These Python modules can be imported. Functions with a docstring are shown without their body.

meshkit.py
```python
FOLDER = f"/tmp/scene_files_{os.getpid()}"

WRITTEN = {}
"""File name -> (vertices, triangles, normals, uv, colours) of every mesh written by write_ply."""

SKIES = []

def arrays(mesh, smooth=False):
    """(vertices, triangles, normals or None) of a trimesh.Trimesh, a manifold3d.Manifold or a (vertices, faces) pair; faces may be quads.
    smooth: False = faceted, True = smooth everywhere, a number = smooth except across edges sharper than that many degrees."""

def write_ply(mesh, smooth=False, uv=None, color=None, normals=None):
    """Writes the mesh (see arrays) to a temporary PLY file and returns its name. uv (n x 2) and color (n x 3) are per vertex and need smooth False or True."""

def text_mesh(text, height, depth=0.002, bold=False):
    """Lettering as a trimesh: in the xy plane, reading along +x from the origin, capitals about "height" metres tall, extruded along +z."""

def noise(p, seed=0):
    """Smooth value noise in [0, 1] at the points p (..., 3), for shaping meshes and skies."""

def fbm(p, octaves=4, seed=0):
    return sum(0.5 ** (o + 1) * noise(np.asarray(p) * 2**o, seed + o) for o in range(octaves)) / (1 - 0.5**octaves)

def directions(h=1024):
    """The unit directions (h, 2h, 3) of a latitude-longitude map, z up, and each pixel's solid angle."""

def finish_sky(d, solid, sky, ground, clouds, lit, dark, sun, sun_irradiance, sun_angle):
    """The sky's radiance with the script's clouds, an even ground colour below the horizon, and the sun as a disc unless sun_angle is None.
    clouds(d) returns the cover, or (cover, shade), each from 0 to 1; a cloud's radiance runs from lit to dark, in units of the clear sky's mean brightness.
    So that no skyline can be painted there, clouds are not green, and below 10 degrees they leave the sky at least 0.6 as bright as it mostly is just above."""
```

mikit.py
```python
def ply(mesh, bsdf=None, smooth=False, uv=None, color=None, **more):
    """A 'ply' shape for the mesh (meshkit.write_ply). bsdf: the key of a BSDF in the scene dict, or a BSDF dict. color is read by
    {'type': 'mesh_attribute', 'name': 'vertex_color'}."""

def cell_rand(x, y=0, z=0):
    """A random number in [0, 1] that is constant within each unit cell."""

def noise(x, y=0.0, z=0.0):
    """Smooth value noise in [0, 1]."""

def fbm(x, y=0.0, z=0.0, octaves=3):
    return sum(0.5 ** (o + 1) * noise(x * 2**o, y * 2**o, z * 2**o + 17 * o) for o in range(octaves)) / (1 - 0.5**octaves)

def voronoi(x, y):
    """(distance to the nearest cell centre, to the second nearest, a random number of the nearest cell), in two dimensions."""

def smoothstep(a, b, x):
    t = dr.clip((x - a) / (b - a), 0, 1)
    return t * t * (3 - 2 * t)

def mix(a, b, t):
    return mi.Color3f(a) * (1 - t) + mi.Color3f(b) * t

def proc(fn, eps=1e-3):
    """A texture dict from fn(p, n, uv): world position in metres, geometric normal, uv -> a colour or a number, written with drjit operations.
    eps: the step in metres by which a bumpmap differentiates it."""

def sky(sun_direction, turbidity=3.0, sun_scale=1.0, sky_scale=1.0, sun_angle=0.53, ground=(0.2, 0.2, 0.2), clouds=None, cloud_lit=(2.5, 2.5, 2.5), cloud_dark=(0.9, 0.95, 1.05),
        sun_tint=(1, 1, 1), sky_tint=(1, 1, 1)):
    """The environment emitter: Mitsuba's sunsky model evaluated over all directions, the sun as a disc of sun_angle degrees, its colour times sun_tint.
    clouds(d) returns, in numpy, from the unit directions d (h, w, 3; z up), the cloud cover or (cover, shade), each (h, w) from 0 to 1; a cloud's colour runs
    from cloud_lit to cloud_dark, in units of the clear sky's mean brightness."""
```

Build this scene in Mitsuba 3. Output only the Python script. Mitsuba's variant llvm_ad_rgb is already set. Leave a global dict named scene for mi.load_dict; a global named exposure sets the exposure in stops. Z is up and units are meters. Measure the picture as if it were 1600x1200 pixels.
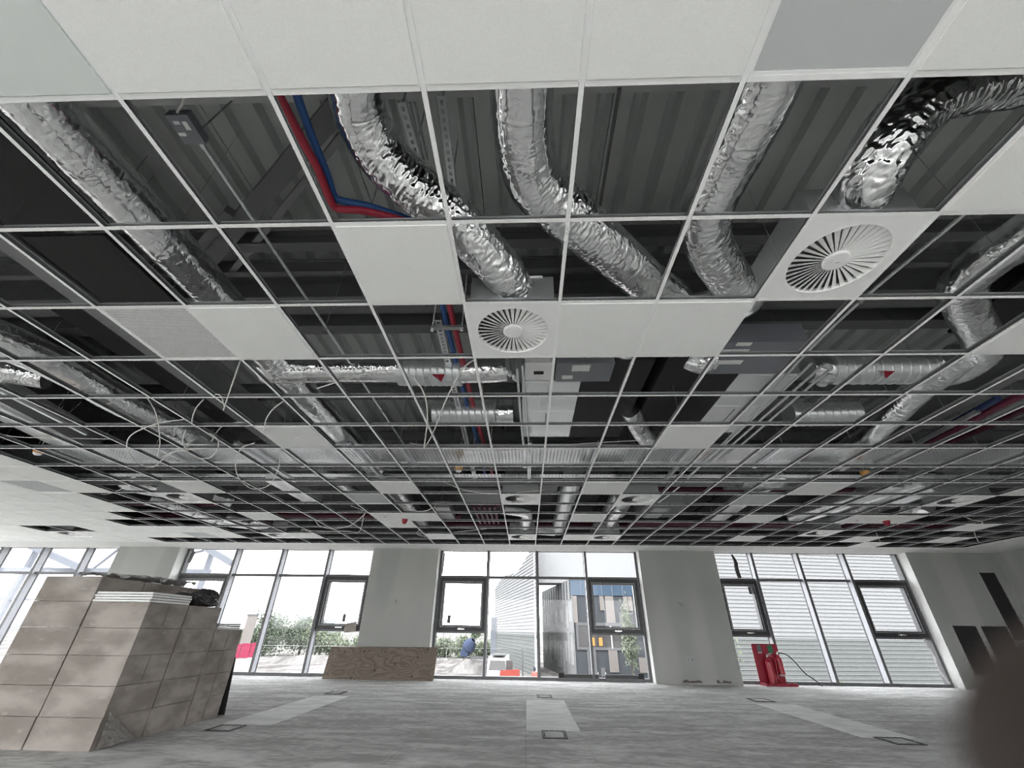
import math, random
import numpy as np
import trimesh
import drjit as dr
import mitsuba as mi
import mikit, meshkit
from shapely.geometry import Point, Polygon, box as sbox

random.seed(7)
rng = np.random.default_rng(11)
T = mi.ScalarTransform4f
scene, labels = {}, {}
CEIL = 2.70          # height of the suspended ceiling; floor is z = 0, metres, y points to the window wall

# ------------------------------------------------------------------ camera, sky, exposure
scene['camera'] = {'type': 'thinlens', 'fov': 102.247, 'fov_axis': 'x', 'near_clip': 0.002, 'far_clip': 2000.0,
                   'aperture_radius': 0.0009, 'focus_distance': 4.0,
                   'to_world': T().look_at(origin=[0.38168, -0.75729, 0.92941], target=[0.34958635, 0.09974085, 1.44367464],
                                           up=[0.00518285, -0.51438007, 0.85754666])}
def overcast(d):
    n = meshkit.fbm(d * np.array([3.0, 3.0, 6.0]), 4)
    return np.ones(d.shape[:2]), 0.25 * n
scene['sky'] = mikit.sky([0.2, -0.5, 0.8], turbidity=6.0, sun_scale=0.0, ground=(0.16, 0.16, 0.155), clouds=overcast,
                         cloud_lit=(1.0, 1.01, 1.02), cloud_dark=(0.8, 0.82, 0.85))
exposure = 6.1

# ------------------------------------------------------------------ materials
def two(b): return {'type': 'twosided', 'bsdf': b}
def rgb(*c): return {'type': 'rgb', 'value': list(c)}
def diff(*c): return two({'type': 'diffuse', 'reflectance': rgb(*c)})
def prin(c, rough=0.5, metal=0.0, **k):
    return two({'type': 'principled', 'base_color': c if isinstance(c, dict) else rgb(*c), 'roughness': rough, 'metallic': metal, **k})
def mat(name, b): scene['mat_' + name] = b

def tile_tex(p, n, uv):
    s = mikit.noise(p.x * 260, p.y * 260, p.z * 260)
    return mikit.mix((0.83, 0.835, 0.815), (0.92, 0.925, 0.905), s)
mat('tile', two({'type': 'diffuse', 'reflectance': mikit.proc(tile_tex)}))
mat('tile_cool', diff(0.70, 0.735, 0.715))
mat('opal', diff(0.56, 0.575, 0.575))
mat('white', prin((0.88, 0.885, 0.875), 0.45))
mat('white_metal', prin((0.84, 0.84, 0.83), 0.5))
mat('galv_web', prin((0.33, 0.34, 0.345), 0.35, 0.5))
mat('web_dark', prin((0.13, 0.135, 0.14), 0.4, 0.4))
mat('galv', prin((0.74, 0.76, 0.77), 0.28, 0.75))
mat('galv_bright', prin((0.86, 0.87, 0.88), 0.22, 0.8))
mat('galv_dull', prin((0.36, 0.37, 0.375), 0.45, 0.7))
mat('foil', prin((0.93, 0.935, 0.94), 0.09, 1.0))
mat('foil_far', prin((0.86, 0.865, 0.87), 0.26, 1.0))
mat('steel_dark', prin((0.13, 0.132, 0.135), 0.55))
mat('steel_grey', prin((0.22, 0.225, 0.225), 0.5))
mat('deck', prin((0.50, 0.52, 0.51), 0.5, 0.1))
mat('black', prin((0.016, 0.015, 0.016), 0.7))
mat('black_frame', prin((0.022, 0.021, 0.023), 0.42))
mat('frame_grey', prin((0.10, 0.10, 0.105), 0.4))
mat('frame_film', prin((0.44, 0.445, 0.475), 0.4))
mat('red_pipe', prin((0.33, 0.018, 0.04), 0.5))
mat('blue_pipe', prin((0.018, 0.075, 0.24), 0.5))
mat('dull_red', prin((0.15, 0.02, 0.05), 0.5))
mat('dull_blue', prin((0.025, 0.045, 0.13), 0.5))
mat('maroon', prin((0.075, 0.012, 0.028), 0.5))
mat('red', prin((0.25, 0.006, 0.022), 0.45))
mat('cable', prin((0.72, 0.72, 0.68), 0.45))
mat('cable_black', prin((0.02, 0.02, 0.02), 0.4))
mat('orange_cap', prin((0.72, 0.36, 0.10), 0.5))
mat('paper', diff(0.78, 0.78, 0.76))
mat('green', prin((0.03, 0.13, 0.07), 0.5))
mat('blue_box', prin((0.17, 0.18, 0.20), 0.4))
mat('chrome', prin((0.85, 0.85, 0.85), 0.15, 1.0))
mat('shadow_gap', diff(0.02, 0.02, 0.02))
mat('film', prin((0.50, 0.50, 0.49), 0.25))

def plaster_tex(p, n, uv):
    band = mikit.smoothstep(0.45, 0.62, mikit.noise(p.x * 2.3 + 7, p.z * 0.35, p.y * 2.3))
    blot = mikit.fbm(p.x * 1.7, p.y * 1.7 + 3, p.z * 1.2, 3)
    return mikit.mix((0.335, 0.345, 0.332), (0.425, 0.425, 0.404), 0.55 * band + 0.45 * blot)
mat('plaster', two({'type': 'diffuse', 'reflectance': mikit.proc(plaster_tex)}))
mat('reveal', diff(0.80, 0.80, 0.785))
mat('plasterboard', diff(0.76, 0.765, 0.745))

def floor_tex(p, n, uv):
    dust = mikit.fbm(p.x * 2.0, p.y * 7.0, 0.0, 4)
    fine = mikit.fbm(p.x * 14.0, p.y * 38.0, 3.0, 3)
    near = mikit.smoothstep(4.4, 3.7, p.y) * mikit.smoothstep(0.42, 0.72, mikit.fbm(p.x * 2.6, p.y * 4.5, 9.0, 5))
    c = mikit.mix((0.45, 0.447, 0.44), (0.74, 0.74, 0.73), mikit.smoothstep(0.33, 0.72, 0.55 * dust + 0.45 * fine))
    return mikit.mix(c, (0.84, 0.84, 0.83), 0.75 * near)
mat('floor', two({'type': 'diffuse', 'reflectance': mikit.proc(floor_tex)}))
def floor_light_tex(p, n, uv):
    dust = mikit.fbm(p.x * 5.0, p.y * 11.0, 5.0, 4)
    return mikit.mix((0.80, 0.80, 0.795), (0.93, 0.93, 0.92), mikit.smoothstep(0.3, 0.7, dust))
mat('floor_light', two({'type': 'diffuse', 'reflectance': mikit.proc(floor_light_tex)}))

def card_tex(p, n, uv):
    blot = mikit.fbm(p.x * 4.0, p.y * 4.0, p.z * 6.0, 4)
    scuff = mikit.smoothstep(0.66, 0.74, mikit.fbm(p.x * 7.0 + 5, p.y * 7.0, p.z * 16.0, 3))
    c = mikit.mix((0.275, 0.243, 0.22), (0.42, 0.38, 0.35), mikit.smoothstep(0.3, 0.7, blot))
    return mikit.mix(c, (0.42, 0.39, 0.36), 0.6 * scuff)
mat('cardboard', two({'type': 'diffuse', 'reflectance': mikit.proc(card_tex)}))
def ply_tex(p, n, uv):
    w = mikit.fbm(p.x * 1.6, p.z * 4.0, 2.0, 3) * 9.0 + p.z * 6.0
    g = 0.5 + 0.5 * dr.sin(w * 6.283)
    fine = mikit.noise(p.x * 6.0, p.z * 160.0, 1.0)
    knot = mikit.smoothstep(0.09, 0.02, mikit.voronoi(p.x * 2.2 + 0.4, p.z * 3.0 + 0.2)[0])
    c = mikit.mix((0.15, 0.122, 0.10), (0.25, 0.21, 0.178), 0.65 * g + 0.35 * fine)
    return mikit.mix(c, (0.06, 0.045, 0.035), 0.8 * knot)
mat('plywood', two({'type': 'diffuse', 'reflectance': mikit.proc(ply_tex)}))
def perf_tex(p, n, uv):
    a = mikit.smoothstep(0.25, 0.4, dr.abs(p.y * 60 - dr.floor(p.y * 60) - 0.5) * 2)
    b = mikit.smoothstep(0.05, 0.2, dr.abs(p.x * 90 - dr.floor(p.x * 90) - 0.5) * 2)
    return mikit.mix((0.72, 0.72, 0.71), (0.30, 0.30, 0.30), (1 - a) * b * 0.9)
mat('perforated', two({'type': 'diffuse', 'reflectance': mikit.proc(perf_tex)}))
mat('glass', {'type': 'thindielectric', 'int_ior': 1.5, 'specular_transmittance': rgb(0.72, 0.735, 0.74), 'specular_reflectance': rgb(0.3, 0.3, 0.3)})
# outside
def mud_tex(p, n, uv):
    a = mikit.fbm(p.x * 0.35, p.y * 0.12, 0.0, 5)
    b = mikit.fbm(p.x * 1.6, p.y * 0.6, 4.0, 3)
    return mikit.mix((0.11, 0.102, 0.10), (0.24, 0.228, 0.22), mikit.smoothstep(0.3, 0.7, 0.6 * a + 0.4 * b))
mat('mud', two({'type': 'diffuse', 'reflectance': mikit.proc(mud_tex)}))
mat('leaf', {'type': 'twosided', 'bsdf': {'type': 'diffuse', 'reflectance': rgb(0.125, 0.15, 0.11)}})
mat('leaf_pale', {'type': 'twosided', 'bsdf': {'type': 'diffuse', 'reflectance': rgb(0.17, 0.195, 0.14)}})
mat('bark', diff(0.10, 0.085, 0.07))
mat('clad_white', diff(0.285, 0.286, 0.288))
mat('clad_grey', diff(0.155, 0.164, 0.158))
mat('clad_line', diff(0.20, 0.20, 0.205))
mat('clad_trim', diff(0.42, 0.42, 0.42))
mat('panel_beige', diff(0.225, 0.205, 0.193))
mat('panel_white', diff(0.26, 0.26, 0.26))
mat('panel_grey', diff(0.19, 0.19, 0.19))
mat('panel_slate', diff(0.075, 0.08, 0.088))
mat('panel_mid', diff(0.14, 0.14, 0.143))
mat('blue_glass', prin((0.055, 0.085, 0.125), 0.15, 0.0, specular=0.4))
mat('window_dark', prin((0.07, 0.065, 0.065), 0.2))
mat('amber', diff(0.55, 0.26, 0.09))
mat('site_red', diff(0.29, 0.045, 0.085))
mat('barrier_orange', diff(0.27, 0.062, 0.05))
mat('site_blue', diff(0.06, 0.075, 0.125))
mat('van_white', prin((0.36, 0.36, 0.36), 0.3))
mat('hivis', diff(0.75, 0.14, 0.12))
mat('trouser', diff(0.05, 0.05, 0.07))
mat('skin', diff(0.45, 0.28, 0.20))
mat('shaded_finger', prin((0.05, 0.036, 0.031), 0.7))  # skin colour darkened to carry the shade on the fingertip
mat('city', diff(0.22, 0.225, 0.235))
mat('steelwork', diff(0.19, 0.20, 0.225))

mat('hardstanding', diff(0.42, 0.42, 0.41))
# ------------------------------------------------------------------ mesh and naming helpers
class Mesh:
    def __init__(self): self.v, self.f, self.n = [], [], 0
    def add(self, v, f):
        v = np.asarray(v, float); f = np.asarray(f, int)
        if f.shape[1] == 4: f = np.vstack([f[:, [0, 1, 2]], f[:, [0, 2, 3]]])
        self.v.append(v); self.f.append(f + self.n); self.n += len(v); return self
    def get(self): return np.vstack(self.v), np.vstack(self.f)
    def box(self, x0, x1, y0, y1, z0, z1):
        v = [(x, y, z) for x in (x0, x1) for y in (y0, y1) for z in (z0, z1)]
        return self.add(v, [(0, 1, 3, 2), (4, 6, 7, 5), (0, 4, 5, 1), (2, 3, 7, 6), (0, 2, 6, 4), (1, 5, 7, 3)])
    def hexa(self, v8):
        return self.add(v8, [(0, 1, 3, 2), (4, 6, 7, 5), (0, 4, 5, 1), (2, 3, 7, 6), (0, 2, 6, 4), (1, 5, 7, 3)])
    def bar(self, p, q, w, h, up=(0, 0, 1)):
        p, q = np.array(p, float), np.array(q, float)
        t = (q - p) / np.linalg.norm(q - p); s = np.cross(t, up)
        if np.linalg.norm(s) < 1e-6: s = np.cross(t, (1, 0, 0))
        s /= np.linalg.norm(s); u = np.cross(s, t)
        return self.hexa([a + s * i * w / 2 + u * j * h / 2 for a in (p, q) for i in (-1, 1) for j in (-1, 1)])
    def tube(self, pts, r, n=8, cap=True):
        p = np.asarray(pts, float); R = np.broadcast_to(r, (len(p),))
        a, b = frames(p); th = np.arange(n) * 2 * np.pi / n
        v = p[:, None] + R[:, None, None] * (np.cos(th)[None, :, None] * a[:, None] + np.sin(th)[None, :, None] * b[:, None])
        self.add(v.reshape(-1, 3), tube_faces(len(p), n))
        if cap:
            for e in (0, -1):
                self.add(np.vstack([v[e], p[e]]), [(k, (k + 1) % n, n) for k in range(n)])
        return self
    def lathe(self, prof, c=(0, 0, 0), axis=(0, 0, 1), n=24):
        ax = np.array(axis, float); ax /= np.linalg.norm(ax)
        a = np.cross(ax, (0, 0, 1) if abs(ax[2]) < 0.9 else (1, 0, 0)); a /= np.linalg.norm(a); b = np.cross(ax, a)
        th = np.arange(n) * 2 * np.pi / n
        ring = np.cos(th)[:, None] * a + np.sin(th)[:, None] * b
        v = np.array([np.array(c) + ax * h + ring * rr for rr, h in prof]).reshape(-1, 3)
        return self.add(v, tube_faces(len(prof), n))
    def poly(self, pg, d, M=None):
        m = trimesh.creation.extrude_polygon(pg, d, engine='earcut'); v = np.array(m.vertices)
        if M is not None: v = v @ np.array(M)[:3, :3].T + np.array(M)[:3, 3]
        return self.add(v, np.array(m.faces))

def frames(p):
    t = np.gradient(p, axis=0) if len(p) > 2 else np.repeat(p[1:] - p[:1], 2, 0)
    t /= np.linalg.norm(t, axis=1, keepdims=True) + 1e-12
    a0 = np.cross(t[0], (0, 0, 1.0) if abs(t[0][2]) < 0.9 else (1.0, 0, 0)); A = [a0 / np.linalg.norm(a0)]
    for k in range(1, len(p)):
        a = A[-1] - t[k] * (A[-1] @ t[k]); A.append(a / (np.linalg.norm(a) + 1e-12))
    A = np.array(A); return A, np.cross(t, A)
def tube_faces(m, n):
    i, j = np.meshgrid(np.arange(m - 1), np.arange(n), indexing='ij')
    return np.stack([i * n + j, i * n + (j + 1) % n, (i + 1) * n + (j + 1) % n, (i + 1) * n + j], -1).reshape(-1, 4)
def spline(pts, step):
    p = np.asarray(pts, float)
    if len(p) == 2:
        k = max(2, int(np.linalg.norm(p[1] - p[0]) / step)); t = np.linspace(0, 1, k + 1)[:, None]; return p[0] * (1 - t) + p[1] * t
    q = np.vstack([2 * p[0] - p[1], p, 2 * p[-1] - p[-2]]); out = []
    for i in range(len(p) - 1):
        a, b, c, d = q[i:i + 4]; k = max(2, int(np.linalg.norm(c - b) / step)); t = (np.arange(k) / k)[:, None]
        out.append(0.5 * (2 * b + (c - a) * t + (2 * a - 5 * b + 4 * c - d) * t ** 2 + (3 * b - a - 3 * c + d) * t ** 3))
    return np.vstack(out + [p[-1:]])

used = {}
def key_for(base):
    k = used.get(base, -1) + 1; used[base] = k
    return base if k == 0 else f'{base}_{k:03d}'
def thing(name, label, cat, group=None):
    k = key_for(name); labels[k] = {'label': label, 'category': cat}
    if group: labels[k]['group'] = group
    return k
def put(name, mesh, m, parent=None, smooth=False, label=None, kind=None, tw=None):
    k = key_for((parent + '__' if parent else '') + name)
    d = dict(mesh) if isinstance(mesh, dict) else mikit.ply(mesh.get() if isinstance(mesh, Mesh) else mesh, 'mat_' + m, smooth=smooth)
    if tw is not None: d['to_world'] = tw
    scene[k] = d
    if label or kind:
        labels.setdefault(k, {})
        if label: labels[k]['label'] = label
        if kind: labels[k]['kind'] = kind
    return k
def single(name, mesh, m, label, cat, group=None, smooth=False, tw=None):
    k = thing(name, label, cat, group)
    d = dict(mesh) if isinstance(mesh, dict) else mikit.ply(mesh.get() if isinstance(mesh, Mesh) else mesh, 'mat_' + m, smooth=smooth)
    if tw is not None: d['to_world'] = tw
    scene[k] = d; return k
def structure(name, mesh, m, label=None, parent=None):
    return put(name, mesh, m, parent, label=label, kind=None if parent else 'structure')
def B(*a): return Mesh().box(*a)
def at(x, y, z): return T().translate([float(x), float(y), float(z)])

# ------------------------------------------------------------------ setting: floor of raised panels
XS = [0.37 + 0.6 * k for k in range(0, 17)]
XS = [0.37 - 0.57 * k for k in range(12, 0, -1)] + XS
YS = [2.1 + 0.6 * k for k in range(15)]
structure('floor', B(-16.5, 11.9, -6.2, 10.75, -0.20, -0.032), 'shadow_gap', 'raised access floor of dusty grey square panels')
cells = []
for i in range(len(XS) - 1):
    for j in range(len(YS) - 1):
        x0, x1, y0, y1 = XS[i], XS[i + 1], YS[j], YS[j + 1]
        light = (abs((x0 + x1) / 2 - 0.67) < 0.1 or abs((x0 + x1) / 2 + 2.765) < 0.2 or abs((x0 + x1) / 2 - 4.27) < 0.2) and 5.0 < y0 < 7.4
        cells.append((math.hypot((x0 + x1) / 2 - 0.38, (y0 + y1) / 2 + 0.76), x0, x1, y0, y1, light))
cells.sort()
plycache = {}
far_floor = Mesh()
for n, (d, x0, x1, y0, y1, light) in enumerate(cells):
    w = round(x1 - x0, 2); dz = -0.0012 * random.random() + (0.001 if light else 0)
    if n < 296:
        kk = (w, light)
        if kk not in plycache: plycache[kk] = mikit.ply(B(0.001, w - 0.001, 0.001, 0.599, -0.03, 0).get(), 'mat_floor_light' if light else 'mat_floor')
        put('panel', plycache[kk], '', 'floor', tw=at(x0, y0, dz))
    else: far_floor.box(x0 + 0.001, x1 - 0.001, y0 + 0.001, y1 - 0.001, -0.03, dz)
far_floor.box(-16.5, XS[0] - 0.001, 2.1, 10.75, -0.03, -0.001); far_floor.box(XS[-1] + 0.001, 11.9, 2.1, 10.75, -0.03, -0.001)
far_floor.box(-16.5, 11.9, -6.2, 2.098, -0.03, -0.001); far_floor.box(XS[0], XS[-1], YS[-1] + 0.001, 10.75, -0.03, -0.001)
put('far_panels', far_floor, 'floor', 'floor', kind='stuff')

# ------------------------------------------------------------------ setting: walls and piers
WF, WG = 10.28, 10.62
structure('wall_far', B(9.62, 11.9, WF, 10.75, 0, 2.70), 'plaster', 'grey plastered window wall with piers between the windows')
for x0, x1 in ((-10.15, -8.52), (-3.49, -1.82), (3.17, 5.02)):
    pk = put('pier', B(x0 + 0.001, x1 - 0.001, WF, 10.75, 0, 2.70), 'plaster', 'wall_far')
    for a, b in ((x0, x0 + 0.001), (x1 - 0.001, x1)):
        put('reveal', B(a, b, WF, 10.56, 0, 2.70), 'reveal', pk)
put('reveal', B(9.619, 9.62, WF, 10.56, 0, 2.70), 'reveal', 'wall_far')
for x0, x1, z0, z1 in ((9.94, 10.44, 0.25, 1.16), (10.55, 11.1, 0.25, 1.16), (11.13, 11.47, 0.9, 2.26)):
    put('slot_panel', B(x0, x1, WF - 0.006, WF + 0.01, z0, z1), 'black', 'wall_far', label='black rectangular slot')
patch = Mesh()
for cx, w, s in ((3.95, 0.42, 1), (4.62, 0.30, 2)):
    pr = random.Random(s); top = [(cx + w * (t - 0.5), 0.04 + 0.05 * pr.random()) for t in np.linspace(0, 1, 9)]
    patch.poly(Polygon([(cx - w / 2, 0.03)] + top + [(cx + w / 2, 0.03)]), 0.002, [[1, 0, 0, 0], [0, 0, -1, WF], [0, 1, 0, 0], [0, 0, 0, 1]])
mat('bare_board', diff(0.13, 0.105, 0.10))
put('bare_patch', patch, 'bare_board', 'wall_far__pier_002', label='bare brown patches low on the pier')
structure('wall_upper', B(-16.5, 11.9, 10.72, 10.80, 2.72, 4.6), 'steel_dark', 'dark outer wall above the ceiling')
structure('wall_right', B(11.7, 11.9, -6.2, 10.75, 0, 4.6), 'plaster', 'grey plastered side wall')
structure('wall_left', Mesh().box(-16.7, -16.5, -6.2, 10.75, 2.62, 4.6).box(-16.7, -16.5, -6.2, 10.75, 0, 0.06).box(-16.7, -16.5, -6.2, -5.2, 0, 2.62).box(-16.7, -16.5, 1.6, 3.2, 0, 2.62).box(-16.7, -16.5, 9.4, 10.75, 0, 2.62), 'plaster', 'side wall with tall openings')
wb = Mesh().box(-16.7, 11.9, -6.4, -6.2, 2.62, 4.6).box(-16.7, 11.9, -6.4, -6.2, 0, 0.06)
for x0, x1 in ((-16.7, -15.0), (-10.15, -8.52), (-3.49, -1.82), (3.17, 5.02), (9.6, 11.9)): wb.box(x0, x1, -6.4, -6.2, 0, 2.62)
structure('wall_back', wb, 'plaster', 'rear wall with tall openings')

# ceiling plasterboard: margin by the windows, right margin, and the closed part behind the viewer
cb = Mesh().box(-16.5, 11.7, 9.6, 10.55, CEIL, CEIL + 0.0125).box(10.45, 11.7, -6.2, 9.598, CEIL, CEIL + 0.0125)
cb.box(-16.5, 10.448, -6.2, -0.6, CEIL, CEIL + 0.0125).box(-16.5, -1.806, -0.598, -0.001, CEIL, CEIL + 0.0125).box(2.406, 10.448, -0.598, -0.001, CEIL, CEIL + 0.0125).box(-16.5, -6.0, 0.0, 2.398, CEIL, CEIL + 0.0125)
structure('ceiling', cb, 'plasterboard', 'flat plasterboard ceiling margin along the window wall')
# roof: trapezoidal deck sheets, each a part
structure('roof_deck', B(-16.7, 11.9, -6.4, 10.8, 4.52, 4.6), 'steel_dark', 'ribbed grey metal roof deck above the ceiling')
def deck_sheet(x0, w=1.0, n=4):
    p = w / n; prof = []
    for k in range(n): prof += [(x0 + k * p, 4.20), (x0 + k * p + 0.55 * p, 4.20), (x0 + k * p + 0.68 * p, 4.26), (x0 + k * p + 0.87 * p, 4.26)]
    prof.append((x0 + w, 4.20)); v = [(x, y, z) for y in (-1.6, 10.7) for x, z in prof]; m = len(prof)
    return Mesh().add(v, [(i, i + 1, m + i + 1, m + i) for i in range(m - 1)])
for k in range(-14, 11): put('deck_panel', deck_sheet(k + 0.02, 0.995), 'deck', 'roof_deck')

# ------------------------------------------------------------------ setting: windows in the far wall
def window(idx, x0, x1, mull, casements, label):
    w = f'window_{idx}'; labels[w] = {'label': label, 'kind': 'structure'}
    fr = Mesh().box(x0, x1, 10.55, 10.70, 0.0, 0.06).box(x0, x1, 10.55, 10.70, 2.702, 2.76)
    fr.box(x0, x0 + 0.05, 10.55, 10.70, 0.06, 2.70).box(x1 - 0.05, x1, 10.55, 10.70, 0.06, 2.70)
    put('frame', fr, 'frame_grey', w)
    xs = [x0 + 0.05] + mull + [x1 - 0.05]
    for x in mull:
        k = put('mullion', B(x - 0.024, x + 0.024, 10.505, 10.665, 0.06, 2.70), 'frame_film', w)
        put('cap', Mesh().box(x - 0.027, x + 0.027, 10.49, 10.505, 0.06, 2.70).box(x - 0.035, x + 0.035, 10.665, 10.70, 0.06, 2.70), 'frame_grey', k)
    for i in range(len(xs) - 1):
        a, b = xs[i] + (0.027 if i else 0), xs[i + 1] - (0.027 if i < len(xs) - 2 else 0)
        put('transom', B(a, b, 10.57, 10.69, 2.065, 2.115), 'frame_grey', w)
        lo = [(0.06, 2.065)]
        if i in casements:
            put('transom', B(a, b, 10.57, 10.69, 0.885, 0.925), 'frame_grey', w)
            lo = [(0.06, 0.885), None]
            c = put('casement', ring(a, b, 0.925, 2.065, 0.085, 10.545, 10.69), 'black_frame', w)
            put('sash', ring(a + 0.088, b - 0.088, 1.013, 1.977, 0.03, 10.56, 10.68), 'frame_grey', c)
            put('bead', ring(a + 0.080, b - 0.080, 1.005, 1.985, 0.008, 10.535, 10.546), 'galv_dull', c)
            put('handle', Mesh().box((a + b) / 2 - 0.06, (a + b) / 2 + 0.06, 10.52, 10.545, 0.955, 0.98).box((a + b) / 2 - 0.015, (a + b) / 2 + 0.1, 10.505, 10.52, 0.96, 0.975), 'chrome', c)
            put('pane', quad(a + 0.116, b - 0.116, 1.04, 1.95), 'glass', c)
        put('pane', quad(a, b, 2.115, 2.70), 'glass', w)
        put('pane', quad(a, b, *lo[0]), 'glass', w)
def ring(x0, x1, z0, z1, t, y0, y1):
    return Mesh().box(x0, x1, y0, y1, z0, z0 + t).box(x0, x1, y0, y1, z1 - t, z1).box(x0, x0 + t, y0, y1, z0 + t, z1 - t).box(x1 - t, x1, y0, y1, z0 + t, z1 - t)
def quad(x0, x1, z0, z1, y=10.64):
    return Mesh().add([(x0, y, z0), (x1, y, z0), (x1, y, z1), (x0, y, z1)], [(0, 1, 2, 3)])
window(1, -16.4, -10.16, [-14.75, -13.55, -12.40, -11.20], [], 'tall window behind the carton stack, leftmost in the window wall')
window(2, -8.51, -3.50, [-7.15, -5.93, -4.70], [0, 3], 'tall four-bay window between the carton stack and the plywood sheet')
window(3, -1.81, 3.16, [-0.58, 0.66, 1.87], [0, 3], 'tall four-bay window in the middle of the window wall')
window(4, 5.03, 9.61, [6.02, 7.15, 8.28], [0, 3], 'tall four-bay window behind the red extinguisher stand')

# ------------------------------------------------------------------ suspended ceiling grid
P6 = 0.6
FILL = {}
for c in range(-3, 4): FILL[c, -1] = 'tile'
FILL[2, -1] = 'panel'; FILL[-3, -1] = 'cool'
for c, r in ((4, 0), (-1, 1), (-3, 2), (1, 2), (2, 2), (6, 2), (-4, 5), (3, 5), (-8, 8), (-3, 8), (2, 8), (7, 8), (12, 8), (-4, 11), (-4, 12),
             (-3, 11), (-8, 11), (2, 11), (7, 11), (10, 11), (11, 11), (14, 12), (-3, 14), (2, 14), (8, 14), (12, 14), (-8, 14), (15, 14), (13, 15)): FILL[c, r] = 'tile'
FILL[-4, 2] = 'perf'
for c, r in ((-4, 9), (6, 9)): FILL[c, r] = 'panel'
for c, r in ((3, 1), (0, 2), (-9, 9), (0, 9), (3, 9), (11, 9), (-9, 14), (0, 14), (3, 14), (10, 13)): FILL[c, r] = 'diff'
def left_open(c, r):      # cells of the far left that are open although the tiling has started
    if r <= 8: return c >= -10
    if r == 9: return c >= -11
    if r == 10: return c >= -11
    if r in (11,): return c >= -12
    if r == 12: return c >= -13
    if r in (13, 14): return c >= -10
    return c >= -14
LEFT_END = {4: -9, 5: -10, 6: -11, 7: -12, 8: -14, 9: -15, 10: -16, 11: -17, 12: -18, 13: -19, 14: -20, 15: -22}   # first cell of each row that is tiled; plain board lies further left
for r in range(4, 16):
    for c in range(-27, -9):
        if not left_open(c, r): FILL.setdefault((c, r), 'left' if c >= LEFT_END[r] else 'board')
FILL[-13, 8] = 'tile'; FILL[-12, 8] = 'panel'; FILL[-13, 11] = 'tile'; FILL[-13, 14] = 'tile'; FILL[-12, 14] = 'panel'
FILL[-17, 14] = 'diff'
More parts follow.
